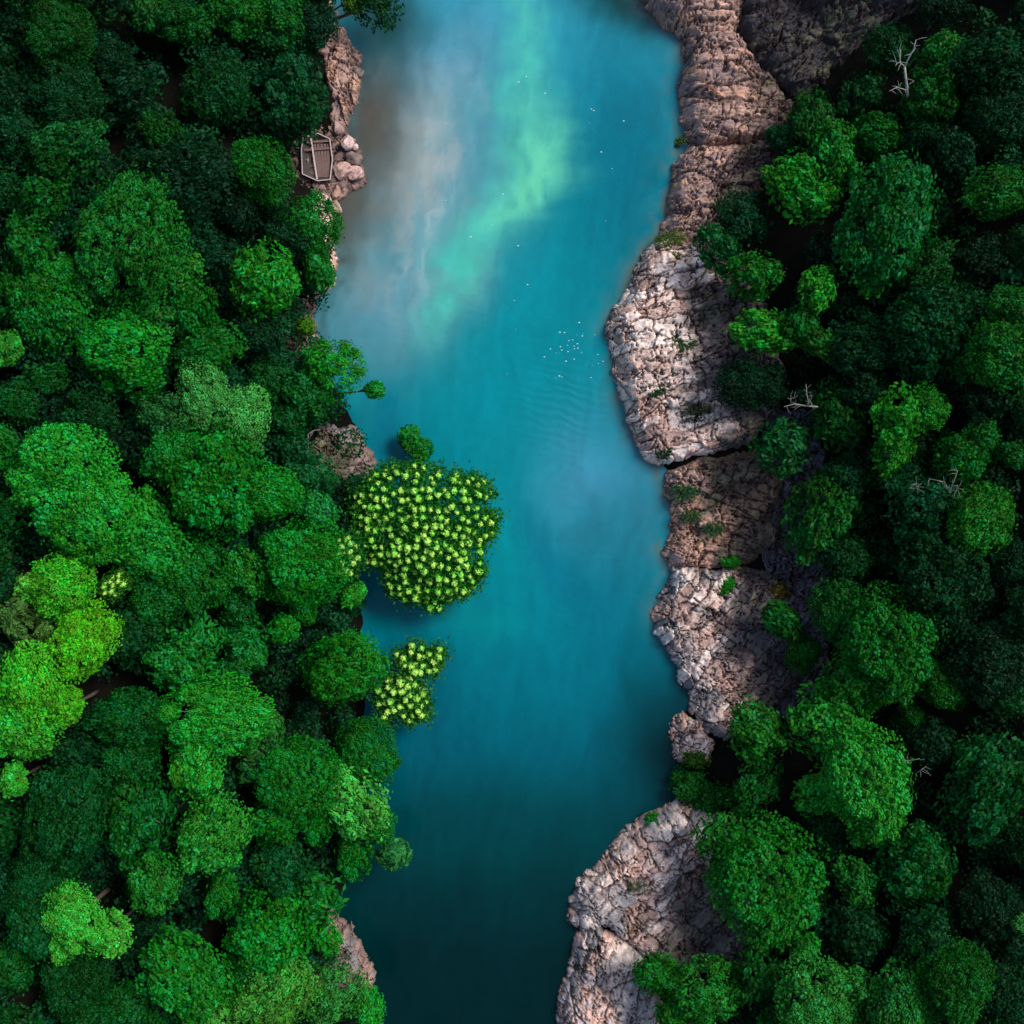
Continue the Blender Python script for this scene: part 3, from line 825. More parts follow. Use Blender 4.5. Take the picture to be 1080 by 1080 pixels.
# ------------------------------------------------------------------ trees of the photograph
# (px, py, radius px, kind, seen colour, [landmark phrase, label])
LEFT = [
 (60,33,31,'S',(9,72,22),('the mossy corner crown','wide mossy dark green tree near the top corner of the forest')),
 (150,8,20,'B',(18,82,34)), (176,16,24,'B',(15,80,32),('the knobbly tree at the top edge','knobbly mid green tree at the top edge left of the black gap')), (200,26,20,'B',(14,84,32)),
 (10,25,23,'F',(5,44,28)), (4,56,13,'C',(6,52,30)), (65,100,36,'F',(6,58,32)), (114,62,22,'F',(5,46,30)), (130,98,29,'F',(4,48,32)),
 (168,140,22,'S',(9,70,20)), (65,155,34,'F',(15,82,38),('the sage-tinted round crown','round sage-tinted green tree among darker ones in the upper forest')), (14,140,21,'C',(8,60,36)), (104,165,9,'F',(8,62,44)),
 (182,184,45,'F',(5,48,32),('the large blackish green crown','large blackish green spreading tree below the upper forest gaps')), (42,205,28,'F',(10,84,30)),
 (225,6,20,'B',(14,86,30)), (254,8,26,'B',(20,100,32)), (290,16,28,'B',(15,92,34),('the lumpy top-edge tree by the river','lumpy green tree at the top edge nearest the layered rock shelf')), (284,42,16,'B',(8,70,34)),
 (226,94,34,'F',(6,62,32)), (306,102,38,'F',(6,66,42),('the dark teal crown above the boat','broad dark teal tree overhanging the shore just above the boat')), (272,176,30,'S',(10,92,22),('the plain bright crown by the boat','plain bright green round tree just inland of the boat')),
 (332,28,22,'F',(5,50,38)), (372,0,12,'C',(58,92,36),('the olive bush at the top edge','small olive yellow bush above the layered rock shelf')), (398,2,24,'F',(14,62,36)),
 (130,255,60,'F',(20,106,38),('the huge round crown','huge round green tree with a brighter riverward edge in the upper forest')), (180,285,26,'F',(32,120,38)), (28,260,28,'F',(11,96,32)), (68,280,13,'S',(22,122,30)),
 (46,322,42,'B',(12,112,36)), (166,338,25,'C',(34,112,48)), (124,368,36,'F',(16,138,38),('the vivid green domed tree','vivid green domed tree directly below the huge round crown')), (140,398,26,'F',(16,118,40)),
 (4,366,17,'F',(42,132,42)), (200,322,28,'S',(10,98,28)), (224,268,24,'F',(6,58,42)), (328,236,30,'C',(16,106,38),('the leafy tree below the boat','loose leafy bright tree on the shore just below the boat')),
 (276,294,34,'C',(28,132,30),('the big-leaved open tree','open tree with big light leaves inland of the pale rock rim')), (336,284,18,'C',(22,112,44)), (220,368,28,'F',(11,100,32)), (268,350,22,'F',(5,52,34)), (300,250,22,'F',(5,54,36)),
 (250,225,22,'F',(4,40,28)), (322,344,9,'C',(62,112,24)),
 (14,425,21,'S',(7,76,28)), (46,398,19,'F',(10,76,32)), (90,440,29,'F',(6,62,32),('the dull dark crown','dull dark green tree in the shaded hollow below the vivid dome')), (166,438,22,'C',(30,92,48)),
 (60,497,46,'F',(26,152,46),('the bright textured crown','bright textured tree with the largest crown above the lime trees')), (86,547,46,'F',(26,146,42)), (112,520,24,'F',(30,156,48)), (8,538,23,'F',(6,78,32)), (148,546,25,'F',(24,140,38)), (180,482,30,'F',(16,116,38)),
 (213,418,30,'F',(62,150,78),('the pale sage tree','pale sage green tree with the upper of two fine-leaved domes')), (254,442,31,'F',(66,156,80),('the paler sage dome','pale sage green dome, the riverward lower one of two')), (200,440,18,'F',(50,130,66)),
 (222,506,50,'B',(11,120,36)), (282,520,30,'F',(14,128,32)), (206,376,24,'F',(9,80,32)), (352,386,30,'C',(26,136,30),('the light leafy tree overhanging the water','light leafy tree overhanging the water above the rounded grey rock')), (395,411,9,'C',(20,128,36)),
 (320,420,27,'C',(11,88,38)), (326,505,26,'C',(11,82,48)), (332,540,22,'C',(22,122,58)), (300,444,22,'F',(6,72,34)), (285,400,22,'F',(8,76,34)),
 (64,618,33,'F',(70,174,42),('the upper lime tree','lime green tree, topmost of the lime crowns in the middle forest')), (34,618,16,'C',(92,178,72)), (24,652,28,'C',(72,112,62),('the greyish thin tree','greyish thin-leaved tree between the lime crowns and the frame edge')), (82,680,37,'F',(90,190,38),('the yellow lime tree','wide yellow-lime tree, the yellowest of the lime crowns')),
 (120,617,12,'T',(70,150,50),('the little pale tufted tree','little tree with pale yellow tufts beside the upper lime tree')), (30,724,36,'F',(72,180,42),('the lowest lime tree','big lime green tree, lowest of the lime crowns')), (68,744,19,'F',(78,184,40)), (152,582,36,'F',(22,132,42)), (160,630,31,'F',(11,92,32)),
 (130,668,29,'F',(6,64,34)), (185,702,30,'C',(22,124,54),('the speckled shiny tree','speckled shiny-leaved tree in the middle of the forest')), (210,680,24,'C',(20,116,50)), (200,604,36,'F',(14,102,34)), (256,606,23,'F',(22,118,32)),
 (316,594,40,'S',(12,128,38),('the smooth bright dome behind the blossoms','smooth bright green dome just inland of the large blossoming tree')), (360,588,22,'T',(40,130,48)), (372,628,12,'F',(40,150,40)),
 (250,648,20,'F',(8,84,34)), (255,676,22,'C',(16,108,46)), (298,664,16,'F',(16,130,34)), (268,690,14,'C',(20,112,44)), (248,708,17,'F',(11,92,36)), (318,640,16,'F',(14,116,34)), (225,725,22,'C',(18,110,46)),
 (362,708,38,'S',(11,122,28),('the round emerald tree','round emerald tree touching the small blossoming tree')),
 (18,766,36,'F',(54,164,48)), (12,825,16,'C',(54,162,52)), (132,758,35,'F',(6,82,34)), (76,802,26,'F',(5,58,34)), (132,806,30,'F',(7,84,34)),
 (62,862,46,'F',(6,72,34),('the broad dark textured crown','broad dark textured tree between the lime trees and the pale heart-shaped tree')), (142,862,38,'F',(10,92,38)),
 (224,760,46,'F',(28,152,42),('the sunny broad tree','sunny broad bright green tree in the lower forest')), (205,806,30,'F',(32,156,42)), (220,886,38,'F',(38,146,48),('the fine-grained egg-shaped crown','fine-grained egg-shaped green tree below the sunny broad tree')), (232,946,20,'S',(16,112,32)),
 (272,800,26,'C',(32,92,44),('the olive speckled tree','olive speckled thin tree on the river side of the sunny broad tree')), (285,765,15,'C',(36,104,44)), (312,828,42,'S',(11,116,32)), (290,868,26,'S',(11,112,28)), (335,868,20,'S',(12,118,30)),
 (372,848,36,'F',(66,172,74),('the pale minty dome','pale minty fine-leaved dome near the water in the lower forest')), (386,795,30,'S',(11,104,32)), (392,872,22,'S',(12,118,32)), (372,904,22,'S',(10,112,32)), (415,902,15,'C',(38,112,64)),
 (292,916,30,'F',(6,76,42)), (78,972,31,'F',(64,182,64),('the pale heart-shaped tree','pale lime heart-shaped tree, the brightest crown in the bottom corner')), (116,986,22,'F',(74,182,70)), (62,1000,14,'F',(70,178,66)),
 (160,932,28,'F',(26,122,40)), (34,978,29,'S',(6,78,38)), (38,928,38,'F',(6,70,34)), (74,1040,32,'S',(6,68,28)), (10,1022,22,'F',(10,86,34)),
 (195,1036,42,'S',(14,118,32),('the smooth tree near the bottom edge','smooth rounded green tree near the bottom edge')), (282,984,40,'F',(12,126,32),('the dense crown by the rock wedge','dense green round tree inland of the dark rock wedge')), (330,952,26,'C',(16,108,42)), (342,990,17,'F',(16,132,32)),
 (222,1072,25,'B',(70,142,64)), (290,1054,38,'B',(66,146,60),('the pale lumpy tree at the bottom edge','pale lumpy tree at the bottom edge below the dense crown')), (348,1050,30,'C',(44,128,58)), (386,1062,20,'F',(22,152,42)),
 (92,1074,22,'S',(6,72,28)), (128,1066,25,'S',(8,80,30)), (258,1030,28,'F',(8,86,36)), (-14,90,26,'F',(6,50,30)), (-12,190,24,'F',(8,66,32)), (-14,310,28,'F',(10,90,32)), (-16,470,28,'F',(14,110,36)),
 (-12,590,24,'F',(8,70,32)), (-16,880,30,'F',(6,70,32)), (150,1098,26,'F',(8,84,32)), (15,1090,26,'F',(6,70,30)), (100,-18,34,'F',(8,56,30)), (330,-22,28,'F',(8,60,36)), (20,-16,28,'F',(8,56,30)), (232,-22,26,'F',(12,74,32)),
]
RIGHT = [
 (940,48,26,'F',(6,62,34)), (998,56,21,'C',(16,96,32)), (986,98,32,'F',(10,82,28),('the dark crown behind the bleached bare tree','dark green tree directly behind the bleached bare tree')), (1056,62,40,'F',(6,56,34)), (912,102,28,'F',(6,62,34)), (860,126,29,'F',(10,76,28)),
 (930,142,26,'S',(11,92,26),('the smooth bud-shaped tree','smooth bud-shaped green tree below the bleached bare tree')), (885,160,30,'C',(22,112,28)), (846,194,35,'C',(26,126,28),('the leafy tree by the banded slope','bright leafy tree at the forest edge beside the brown banded slope')), (828,144,18,'F',(6,66,44)),
 (1056,200,32,'F',(16,92,28),('the round tree at the frame edge','round yellowish green tree cut by the frame edge in the upper forest')), (1010,162,29,'F',(6,56,38)), (975,142,24,'F',(6,60,34)), (1060,122,34,'F',(5,52,32)),
 (940,234,55,'F',(12,96,48),('the big bluish dome','big bluish green dome, the largest crown on the cliff bank')), (985,278,28,'F',(11,72,28)), (924,290,20,'C',(22,112,28)), (864,302,21,'C',(42,142,36),('the sparkling lime bush','sparkling lime green small tree in a dark hollow')),
 (796,290,28,'F',(15,102,26)), (760,262,26,'F',(10,82,46),('the teal bush on the pale ledge','teal green bush growing on the upper edge of the pale ledge')), (786,226,27,'F',(6,62,46)), (808,350,28,'C',(36,140,32),('the lime tree behind the pale ledge','lime leafy tree standing just behind the pale ledge')), (846,342,20,'F',(10,90,28)),
 (985,342,46,'F',(6,66,38),('the dim bluish crown','dim bluish green broad tree below the big bluish dome')), (922,364,35,'F',(5,56,36)), (1070,322,24,'F',(15,92,32)), (1062,374,40,'F',(16,98,28),('the leafy crown at the frame edge','leafy mid green tree cut by the frame edge below the black hollow')), (1018,382,18,'F',(12,86,28)),
 (866,362,17,'C',(22,92,26)), (792,402,32,'F',(5,46,32)), (886,440,28,'C',(11,76,28)), (826,472,29,'C',(12,80,42),('the bright-tipped dark tree','dark open tree with bright tips beside the stony gully')), (870,542,41,'F',(16,88,28),('the round tree by the stony gully','round mid green tree beside the middle of the stony gully')),
 (898,500,27,'F',(6,62,38)), (952,440,32,'F',(32,132,32),('the bright textured tree','bright textured tree, the brightest crown of the shaded forest')), (980,430,22,'F',(30,126,32)), (945,478,22,'F',(32,130,32)), (1022,480,30,'S',(11,98,28),('the soft green crown','soft green smooth tree beside the bright textured tree')), (1038,460,20,'S',(11,92,28)),
 (986,524,44,'C',(7,70,46),('the thin bluish tree','thin bluish tree with bare twigs in the shaded forest')), (1038,548,36,'F',(26,112,28),('the olive-lit tree','olive green tree below the thin bluish tree near the frame edge')), (1072,480,15,'F',(12,86,30)), (918,414,25,'F',(5,50,32)), (1050,422,28,'F',(5,46,30)),
 (1002,604,47,'F',(6,56,32),('the wide murky crown','wide murky dark green tree below the olive-lit tree')), (1070,592,25,'F',(5,50,30)), (892,590,27,'F',(6,60,32)), (890,648,34,'F',(10,82,32)), (850,690,20,'S',(10,92,24)), (826,655,18,'C',(16,92,32),('the shrub by the white stone','low green shrub beside the white stone in the gully')),
 (940,682,50,'F',(15,102,28),('the broad lower forest crown','broad green tree in the middle of the lower shaded forest')), (995,725,26,'S',(16,102,24)), (1050,702,38,'F',(4,42,28)), (1070,732,23,'F',(10,76,38)), (906,722,38,'C',(20,110,28),('the large-leaved tree','large-leaved tree with dotted foliage in the lower forest')), (878,762,40,'C',(30,130,36)),
 (918,826,48,'F',(36,150,46),('the brightest lower cliff tree','bright green spreading tree, the brightest on the lower cliff bank')), (868,838,26,'C',(40,150,46)), (925,868,28,'F',(34,142,44)), (965,755,14,'S',(10,92,22)), (1046,836,46,'F',(8,80,42),('the tall bluish tree at the frame edge','tall bluish tree at the frame edge beside the black hollow')), (1030,800,22,'F',(10,86,42)),
 (800,772,30,'C',(26,106,28),('the yellowish leafy tree','yellowish leafy tree behind the small pink knob')), (800,832,28,'F',(10,86,34)), (760,888,26,'C',(26,110,28)), (815,936,58,'F',(16,112,28),('the wide round tree','wide round green tree behind the broad grey slab')), (770,920,22,'F',(18,116,28)), (876,880,26,'F',(6,62,34)), (802,880,22,'F',(6,62,32)),
 (970,916,38,'F',(10,86,38)), (906,932,24,'C',(22,102,34)), (850,1002,14,'C',(26,122,32)), (806,986,15,'S',(20,116,26)), (694,1030,24,'S',(15,112,28),('the smooth bush on the grey slab','smooth green bush growing beside the bottom grey slab')), (746,1050,38,'C',(26,122,38)), (712,1072,20,'F',(18,112,32)),
 (800,1028,28,'C',(15,92,34)), (860,1060,42,'F',(40,130,54),('the pale grainy tree at the bottom edge','pale grainy tree at the bottom edge of the cliff bank')), (950,1062,33,'F',(32,116,48)), (900,1042,24,'F',(34,122,50)), (1014,1040,38,'S',(10,88,24),('the plain dark green cone','plain rounded green tree at the bottom edge near the corner')), (985,992,30,'F',(6,66,38)),
 (1060,1052,29,'F',(6,56,32)), (1078,976,10,'C',(50,120,60)), (910,990,29,'F',(6,60,34)), (1050,962,34,'F',(4,42,28)), (945,592,22,'F',(5,46,30)), (858,418,18,'F',(5,44,30)), (870,270,22,'F',(4,42,30)), (1040,270,26,'F',(4,40,28)),
 (1010,660,20,'F',(5,46,30)), (985,790,26,'F',(5,50,32)), (985,865,20,'F',(4,42,28)), (1094,260,24,'F',(8,60,30)), (1096,430,24,'F',(8,60,30)), (1096,640,28,'F',(6,52,30)), (1098,900,28,'F',(6,56,32)), (1094,20,28,'F',(5,48,30)),
 (1000,8,24,'F',(4,40,28)), (820,1096,26,'F',(14,96,34)), (1060,1096,26,'F',(6,60,30)), (905,1100,26,'F',(22,100,40)),
]
SIZES = [1.5, 2.3, 3.4, 4.7, 6.2]
KFOL = 0.85      # scale between a crown's seen colour and its leaf colour

ROCK_LM = [(334, 167, 'the wooden boat', 'L'), (365, 60, 'the layered rock shelf', 'L'), (340, 275, 'the pale rock rim', 'L'), (375, 480, 'the rounded grey rock', 'L'), (365, 1005, 'the dark rock wedge', 'L'),
           (446, 562, 'the large blossoming tree', 'L'), (428, 718, 'the small blossoming tree', 'L'),
           (955, 70, 'the bleached bare tree', 'R'), (845, 426, 'the fallen grey branch', 'R'), (860, 40, 'the slate slabs', 'R'), (725, 360, 'the big pale ledge', 'R'), (722, 780, 'the pink rock knob', 'R'), (690, 930, 'the broad grey slab', 'R'), (640, 1040, 'the bottom grey slab', 'R'), (740, 830, 'the feathery bush', 'R')]


def colour_word(c):
    r, g, b = c
    if g < 50: return 'blackish green'
    if g < 68: return 'dark bluish green' if b > .55 * g else 'dark green'
    if r > 55 and g > 140: return 'lime green' if b < 50 else 'pale green'
    if r > .36 * g: return 'olive green'
    if g < 95: return 'deep green'
    if g < 118: return 'mid green'
    return 'bright green'


TEX = {'F': 'round', 'S': 'smooth', 'B': 'lumpy', 'C': 'open leafy', 'T': 'tufted'}
USED = set(); LABELS = set()


def auto_label(px, py, r, kind, c, bank, lms):
    size = 'small' if r < 19 else ('' if r < 33 else 'large')
    head = ' '.join(w for w in (size, TEX[kind], colour_word(c), 'tree') if w)
    cand = sorted(lms, key=lambda q: math.hypot(q[0] - px, q[1] - py))
    for (lx, ly, ph, bk) in cand:
        dx = px - lx; dy = py - ly
        inl = -dx if bank == 'L' else dx          # positive = away from the river
        a = math.degrees(math.atan2(-dy, inl)) % 360
        words = ['just inland of', 'above and inland of', 'just above', 'above and riverward of', 'on the river side of', 'below and riverward of', 'just below', 'below and inland of']
        k = int(((a + 22.5) % 360) // 45)
        if (ph, k) in USED: continue
        lab = f'{head} {words[k]} {ph}'
        if len(lab.split()) > 16: lab = lab.replace(TEX[kind] + ' ', '', 1)
        if len(lab.split()) > 16: lab = lab.replace('large ', '', 1).replace('small ', '', 1)
        if len(lab.split()) > 16: continue
        USED.add((ph, k))
        return lab
    return head


def pick_size(R):
    return min(SIZES, key=lambda s: abs(math.log(R / s)))


def plant_tree(px, py, rpx, kind, c, label, group, rng, extra_h=0.0, name='broadleaf_tree', crown=None, base_px=None, mat=None, cat='tree', k=1.0, total_h=None):
    lum = c[1]
    Rg = rpx * MPP * .9
    Hc = (2.2 + .85 * Rg + (lum / 150.0) * 4.5 + rng.uniform(-.6, .6) + extra_h) if total_h is None else total_h
    z = 0.0
    for _ in range(10):
        x, y = at(px, py, z + Hc)
        z = max(float(terrain(x, y)), 0.1)
    R = rpx * MPP * (H - z - Hc) / H
    bx, by = x, y
    xl, xr = shores(y)
    if base_px: bx, by = at(*base_px, .8)
    elif xl - .6 < x < xr + .6 and total_h is not None:
        bx, by = x + .15, y - .1
    elif xl - .6 < x < xr + .6:
        bx = float(xl) - 1.2 if abs(x - xl) < abs(x - xr) else float(xr) + 1.2
    bz = float(terrain(bx, by)) - .1
    root = empty(name, (bx, by, bz))
    tag(root, label, cat, group)
    top = (x - bx, y - by, z + Hc - bz)
    tr = link('trunk', trunk_mesh((0, 0, 0), top, R, rng, mat or M_BARK), root)
    if crown is None:
        s = pick_size(R)
        me = crown_mesh(kind, s, int(rng.integers(0, 4)))
        sc = R / s
    else:
        me, sc = crown
    cr = link('crown', me, root, top)
    ar = rng.uniform(.82, 1.22) if crown is None else 1.0
    cr.scale = (sc * ar, sc / ar, sc * rng.uniform(.9, 1.15))
    cr.rotation_euler = (rng.normal() * .06, rng.normal() * .06, rng.uniform(0, 6.28) if crown is None else 0)
    l = lin(c); l = [v / (1 + .6 * max(l)) for v in l]; cr.color = (l[0] * KFOL * k * .95, l[1] * KFOL * k * 1.04, l[2] * KFOL * k * .58, 1)
    return root


def trees():
    rng = np.random.default_rng(21)
    for bank, data in (('L', LEFT), ('R', RIGHT)):
        lms = [q for q in ROCK_LM if q[3] == bank]
        for e in data:
            if len(e) > 5: lms.append((e[0], e[1], e[5][0], bank))
        group = 'trees of the forest on the boat bank' if bank == 'L' else 'trees of the forest on the cliff bank'
        for e in data:
            px, py, r, kind, c = e[:5]
            label = e[5][1] if len(e) > 5 else auto_label(px, py, r, kind, c, bank, lms)
            plant_tree(px, py, r * (1.05 if bank == 'L' else 1.0), kind, c, label, group, rng, k=1.05 if bank == 'L' else .98, extra_h=2.2 if kind == 'T' else 0.0)
    # the two blossoming trees leaning over the water
    r2 = np.random.default_rng(77)
    lob = [(0, 0, 5.2), (-6.6, -1.8, 1.7), (-6.2, 3.4, 1.3), (6.9, 2.2, 1.1), (5.9, 4.9, 1.0), (1.2, -7.4, 1.2), (2.6, 2.6, 4.3), (4.3, 3.0, 3.2), (2.4, -3.2, 4.2), (-3.4, 3.6, 3.4), (-3.8, -.6, 3.2), (-1.2, -5.0, 2.8), (4.6, 1.0, 3.0), (-1.5, 4.6, 3.2), (-5.2, 1.2, 2.2), (3.2, -4.6, 2.6)]
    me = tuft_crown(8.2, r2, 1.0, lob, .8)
    plant_tree(446, 562, 78, 'T', (62, 158, 44), 'large tree covered in yellow-green blossom tufts leaning over the river', 'blossoming trees on the water edge', rng, name='flowering_tree',
               crown=(me, .93), base_px=(380, 585), total_h=6.5)
    lob = [(-.3, -1.7, 2.2), (2.0, 1.6, 1.2), (2.7, 2.8, 1.1), (1.2, 3.1, .9), (.5, .6, 1.2), (-2.0, -1.6, 1.2), (.9, -2.9, 1.4), (-1.4, -3.3, 1.0), (-.4, 2.6, .6)]
    me = tuft_crown(4.8, r2, .9, lob, .95)
    plant_tree(428, 718, 38, 'T', (66, 150, 54), 'small tree with yellow blossom tufts, the lower of two at the water', 'blossoming trees on the water edge', rng, name='flowering_tree',
               crown=(me, .97), base_px=(386, 730), total_h=5.2)
    # smaller plants on the banks
    sh = 'shrubs and bushes on the rocks and shore'
    for (px, py, r, kind, c, lab, hh) in [
        (432, 462, 12, 'C', (22, 122, 38), 'green shrub poking out of the water side just above the large blossoming tree', 2.6),
        (446, 474, 12, 'C', (20, 116, 38), 'lower bushy shrub touching the top of the large blossoming tree', 2.4),
        (772, 592, 9, 'C', (34, 134, 32), 'bright green shrub at the upper end of the dark gully rock', 1.2),
        (770, 618, 12, 'C', (30, 126, 30), 'bright green shrub just below its twin beside the dark gully', 1.2),
        (820, 624, 10, 'C', (110, 92, 62), 'dry brown shrub above the white stone in the gully', 1.0),
        (690, 868, 9, 'C', (26, 116, 34), 'small green shrub near the top of the broad grey slab', 1.0),
        (720, 925, 11, 'F', (24, 92, 52), 'bluish green cushion plant in the middle of the broad grey slab', .7),
        (722, 1000, 13, 'F', (22, 84, 46), 'dark green bush in the crack between the two grey slabs', .8),
        (728, 826, 20, 'F', (24, 108, 44), 'feathery green bush draped over the pink rock knob', 1.6),
        (748, 846, 22, 'F', (22, 102, 42), 'feathery green bush at the top corner of the broad grey slab', 1.4),
        (735, 800, 12, 'F', (64, 108, 44), 'olive green bush on top of the pink rock knob', 1.0),
        (760, 735, 8, 'C', (24, 90, 34), 'tiny green bush at the back of the greyish pink shoulder', .8)]:
        plant_tree(px, py, r, kind, c, lab, sh, rng, name='shrub', cat='shrub', total_h=hh)
    # grass and moss clumps rooted in the rock cracks
    gr = 'grass clumps growing on the pale ledges'
    for (px, py, r, c, lab) in [
        (707, 252, 13, (62, 98, 34), 'yellowish grass clump at the top of the big pale ledge'),
        (706, 274, 10, (80, 96, 48), 'dry grass clump on the upper riverward part of the big pale ledge'),
        (716, 362, 14, (34, 92, 40), 'green grass clump in the middle of the big pale ledge'),
        (704, 392, 11, (36, 84, 42), 'thin grass clump below the green one on the pale ledge'),
        (690, 412, 8, (32, 84, 46), 'small grass clump near the water on the lower pale ledge'),
        (736, 436, 13, (52, 72, 44), 'dull olive grass clump at the back of the lower pale ledge'),
        (700, 478, 7, (30, 78, 44), 'tiny grass clump in the notch above the orange-tinged face'),
        (722, 520, 12, (30, 92, 58), 'bluish grass clump across the orange-tinged rock face'),
        (728, 545, 9, (32, 86, 54), 'small bluish grass clump on the lower orange-tinged face'),
        (752, 558, 9, (40, 78, 48), 'dark grass clump at the back of the orange-tinged face'),
        (770, 215, 13, (48, 84, 46), 'green grass clump on the brown banded slope'),
        (716, 150, 6, (54, 84, 50), 'grass clump in the crack between the striped cliff and banded slope'),
        (672, 935, 8, (84, 96, 62), 'dry grass clump on the edge of the broad grey slab')]:
        grass(px, py, r, c, lab, gr, rng)


def grass(px, py, r, c, label, group, rng):
    x, y, z = on_ground(px, py, 1.8)
    rm = r * MPP
    n = int(150 + 190 * rm * rm)
    a = rng.uniform(0, 6.28, n); rr = rm * np.sqrt(rng.random(n)) * rng.uniform(.75, 1.1, n)
    P = np.stack([rr * np.cos(a) * 1.25, rr * np.sin(a) * .8, rng.uniform(.0, .45, n)], 1)
    P[:, 2] += terrain(P[:, 0] + x, P[:, 1] + y) - z + 1.75
    t = np.stack([np.cos(a), np.sin(a), rng.uniform(.1, .9, n)], 1) + rng.normal(size=(n, 3)) * .5
    Nn = rng.normal(size=(n, 3)) * .5 + np.array((0, 0, .9))
    V, F = leaf_quads(P, Nn, rng.uniform(.25, .5, n), rng.uniform(.06, .11, n), rng, t)
    C = np.repeat(np.stack([rng.uniform(.7, 1.4, n), np.where(rng.random(n) < .15, .4, 0), rng.uniform(.2, .8, n), np.ones(n)], 1), 4, 0)
    o = link('rock_grass', np_mesh('rock_grass', V, F, M_LEAF, C), loc=(x, y, z))
    l = lin(c); o.color = (l[0] * .7, l[1] * .7, l[2] * .7, 1)
    tag(o, label, 'grass', group, 'thing')


# ------------------------------------------------------------------ bare wood
def bare(name, label, base_px, tips, h0, h1, r0, group, cat='dead tree', base_h=None):
    """tips: list of pixel polylines, the first is the stem"""
    x0, y0, z0 = on_ground(*base_px)
    root = empty(name, (x0, y0, z0))
    tag(root, label, cat, group)
    for i, (pl, ra, rb, za, zb) in enumerate(tips):
        mb = MB(); pts = []
        for k, (a, b) in enumerate(pl):
            zz = za + (zb - za) * k / (len(pl) - 1)
            x, y = at(a, b, z0 + zz); pts.append((x - x0, y - y0, zz))
        n = len(pts)
        if i == 0 and za > 0: pts = [(0, 0, -.1)] + pts
        m = len(pts)
        mb.tube(pts, [.62 * (ra + (rb - ra) * k / (m - 1)) for k in range(m)], 7)
        if len(pts) > 1:
            for q in range(5 if h1 > 5 else 2):
                f = random.uniform(.35, 1.0) * (len(pts) - 1); k = min(int(f), len(pts) - 2); f -= k
                p = [pts[k][j] * (1 - f) + pts[k + 1][j] * f for j in range(3)]
                a = random.uniform(0, 6.28); L = random.uniform(.35, .9)
                m1 = (p[0] + math.cos(a) * L * .5, p[1] + math.sin(a) * L * .5, p[2] + .15)
                a += random.uniform(-.6, .6)
                mb.tube([p, m1, (m1[0] + math.cos(a) * L * .6, m1[1] + math.sin(a) * L * .6, m1[2] + .2)], [.026, .018, .008], 5)
        link('stem' if i == 0 else 'branch', mb.mesh('branch', M_DEAD if name == 'dead_tree' else M_TWIG, True), root)


def bare_wood():
    g = 'bleached dead wood in the forest'
    bare('dead_tree', 'bleached white bare tree with a forked top above the dark forest', (958, 106), [
        ([(957, 101), (956, 88), (954, 70)], .22, .15, 7, 11), ([(954, 70), (959, 60), (964, 51), (966, 42)], .14, .05, 11, 13.5),
        ([(954, 70), (949, 66), (950, 52)], .11, .04, 11, 13), ([(949, 66), (945, 66)], .06, .03, 11.5, 12), ([(956, 95), (946, 92), (938, 96)], .06, .03, 8.5, 9.5)], 7, 13, .2, g)
    bare('fallen_branch', 'pale grey branched dead limb lying above the bright-tipped dark tree', (846, 440), [
        ([(862, 429), (850, 428), (838, 426), (827, 429)], .16, .08, 8, 8.6), ([(853, 428), (851, 416), (850, 405)], .11, .04, 8.4, 10),
        ([(834, 427), (834, 418)], .07, .03, 8.5, 9.3), ([(857, 428), (853, 420)], .06, .03, 8.4, 9)], 7, 9, .2, g, 'dead branch')
    bare('fallen_branch', 'thin bare grey twig beside the thin bluish tree', (1006, 520), [
        ([(1001, 519), (1006, 508), (1010, 496)], .12, .05, 9, 11.5), ([(1008, 520), (1010, 511)], .07, .03, 9, 10), ([(1001, 519), (996, 508), (980, 505)], .06, .03, 9, 10)], 7, 9, .2, g, 'dead branch')
    bare('fallen_branch', 'short pale bare twig on the inland side of the thin bluish tree', (962, 524), [
        ([(960, 519), (966, 514), (972, 510)], .08, .03, 8, 9), ([(966, 514), (967, 509)], .05, .02, 8.5, 9)], 7, 9, .2, g, 'dead branch')
    bare('fallen_branch', 'thin white stick upright at the edge of the purplish rock ramp', (312, 352), [([(312, 350), (311, 342), (310, 334)], .07, .04, 1.0, 3.2)], 0, 1, .1, g, 'dead branch')
    bare('fallen_branch', 'pale hanging trunk beside the rounded grey rock', (326, 492), [
        ([(325, 492), (325, 474), (325, 458)], .11, .08, 1.5, 4.5), ([(325, 458), (331, 454), (338, 453)], .09, .05, 4.5, 4.2)], 0, 1, .1, g, 'dead branch')
    bare('fallen_branch', 'thin brown twig between the brightest lower tree and the black hollow', (970, 815), [
        ([(955, 803), (962, 802), (970, 800)], .07, .03, 9, 10), ([(965, 816), (972, 812), (977, 808)], .07, .03, 9, 10)], 7, 9, .2, g, 'dead branch')


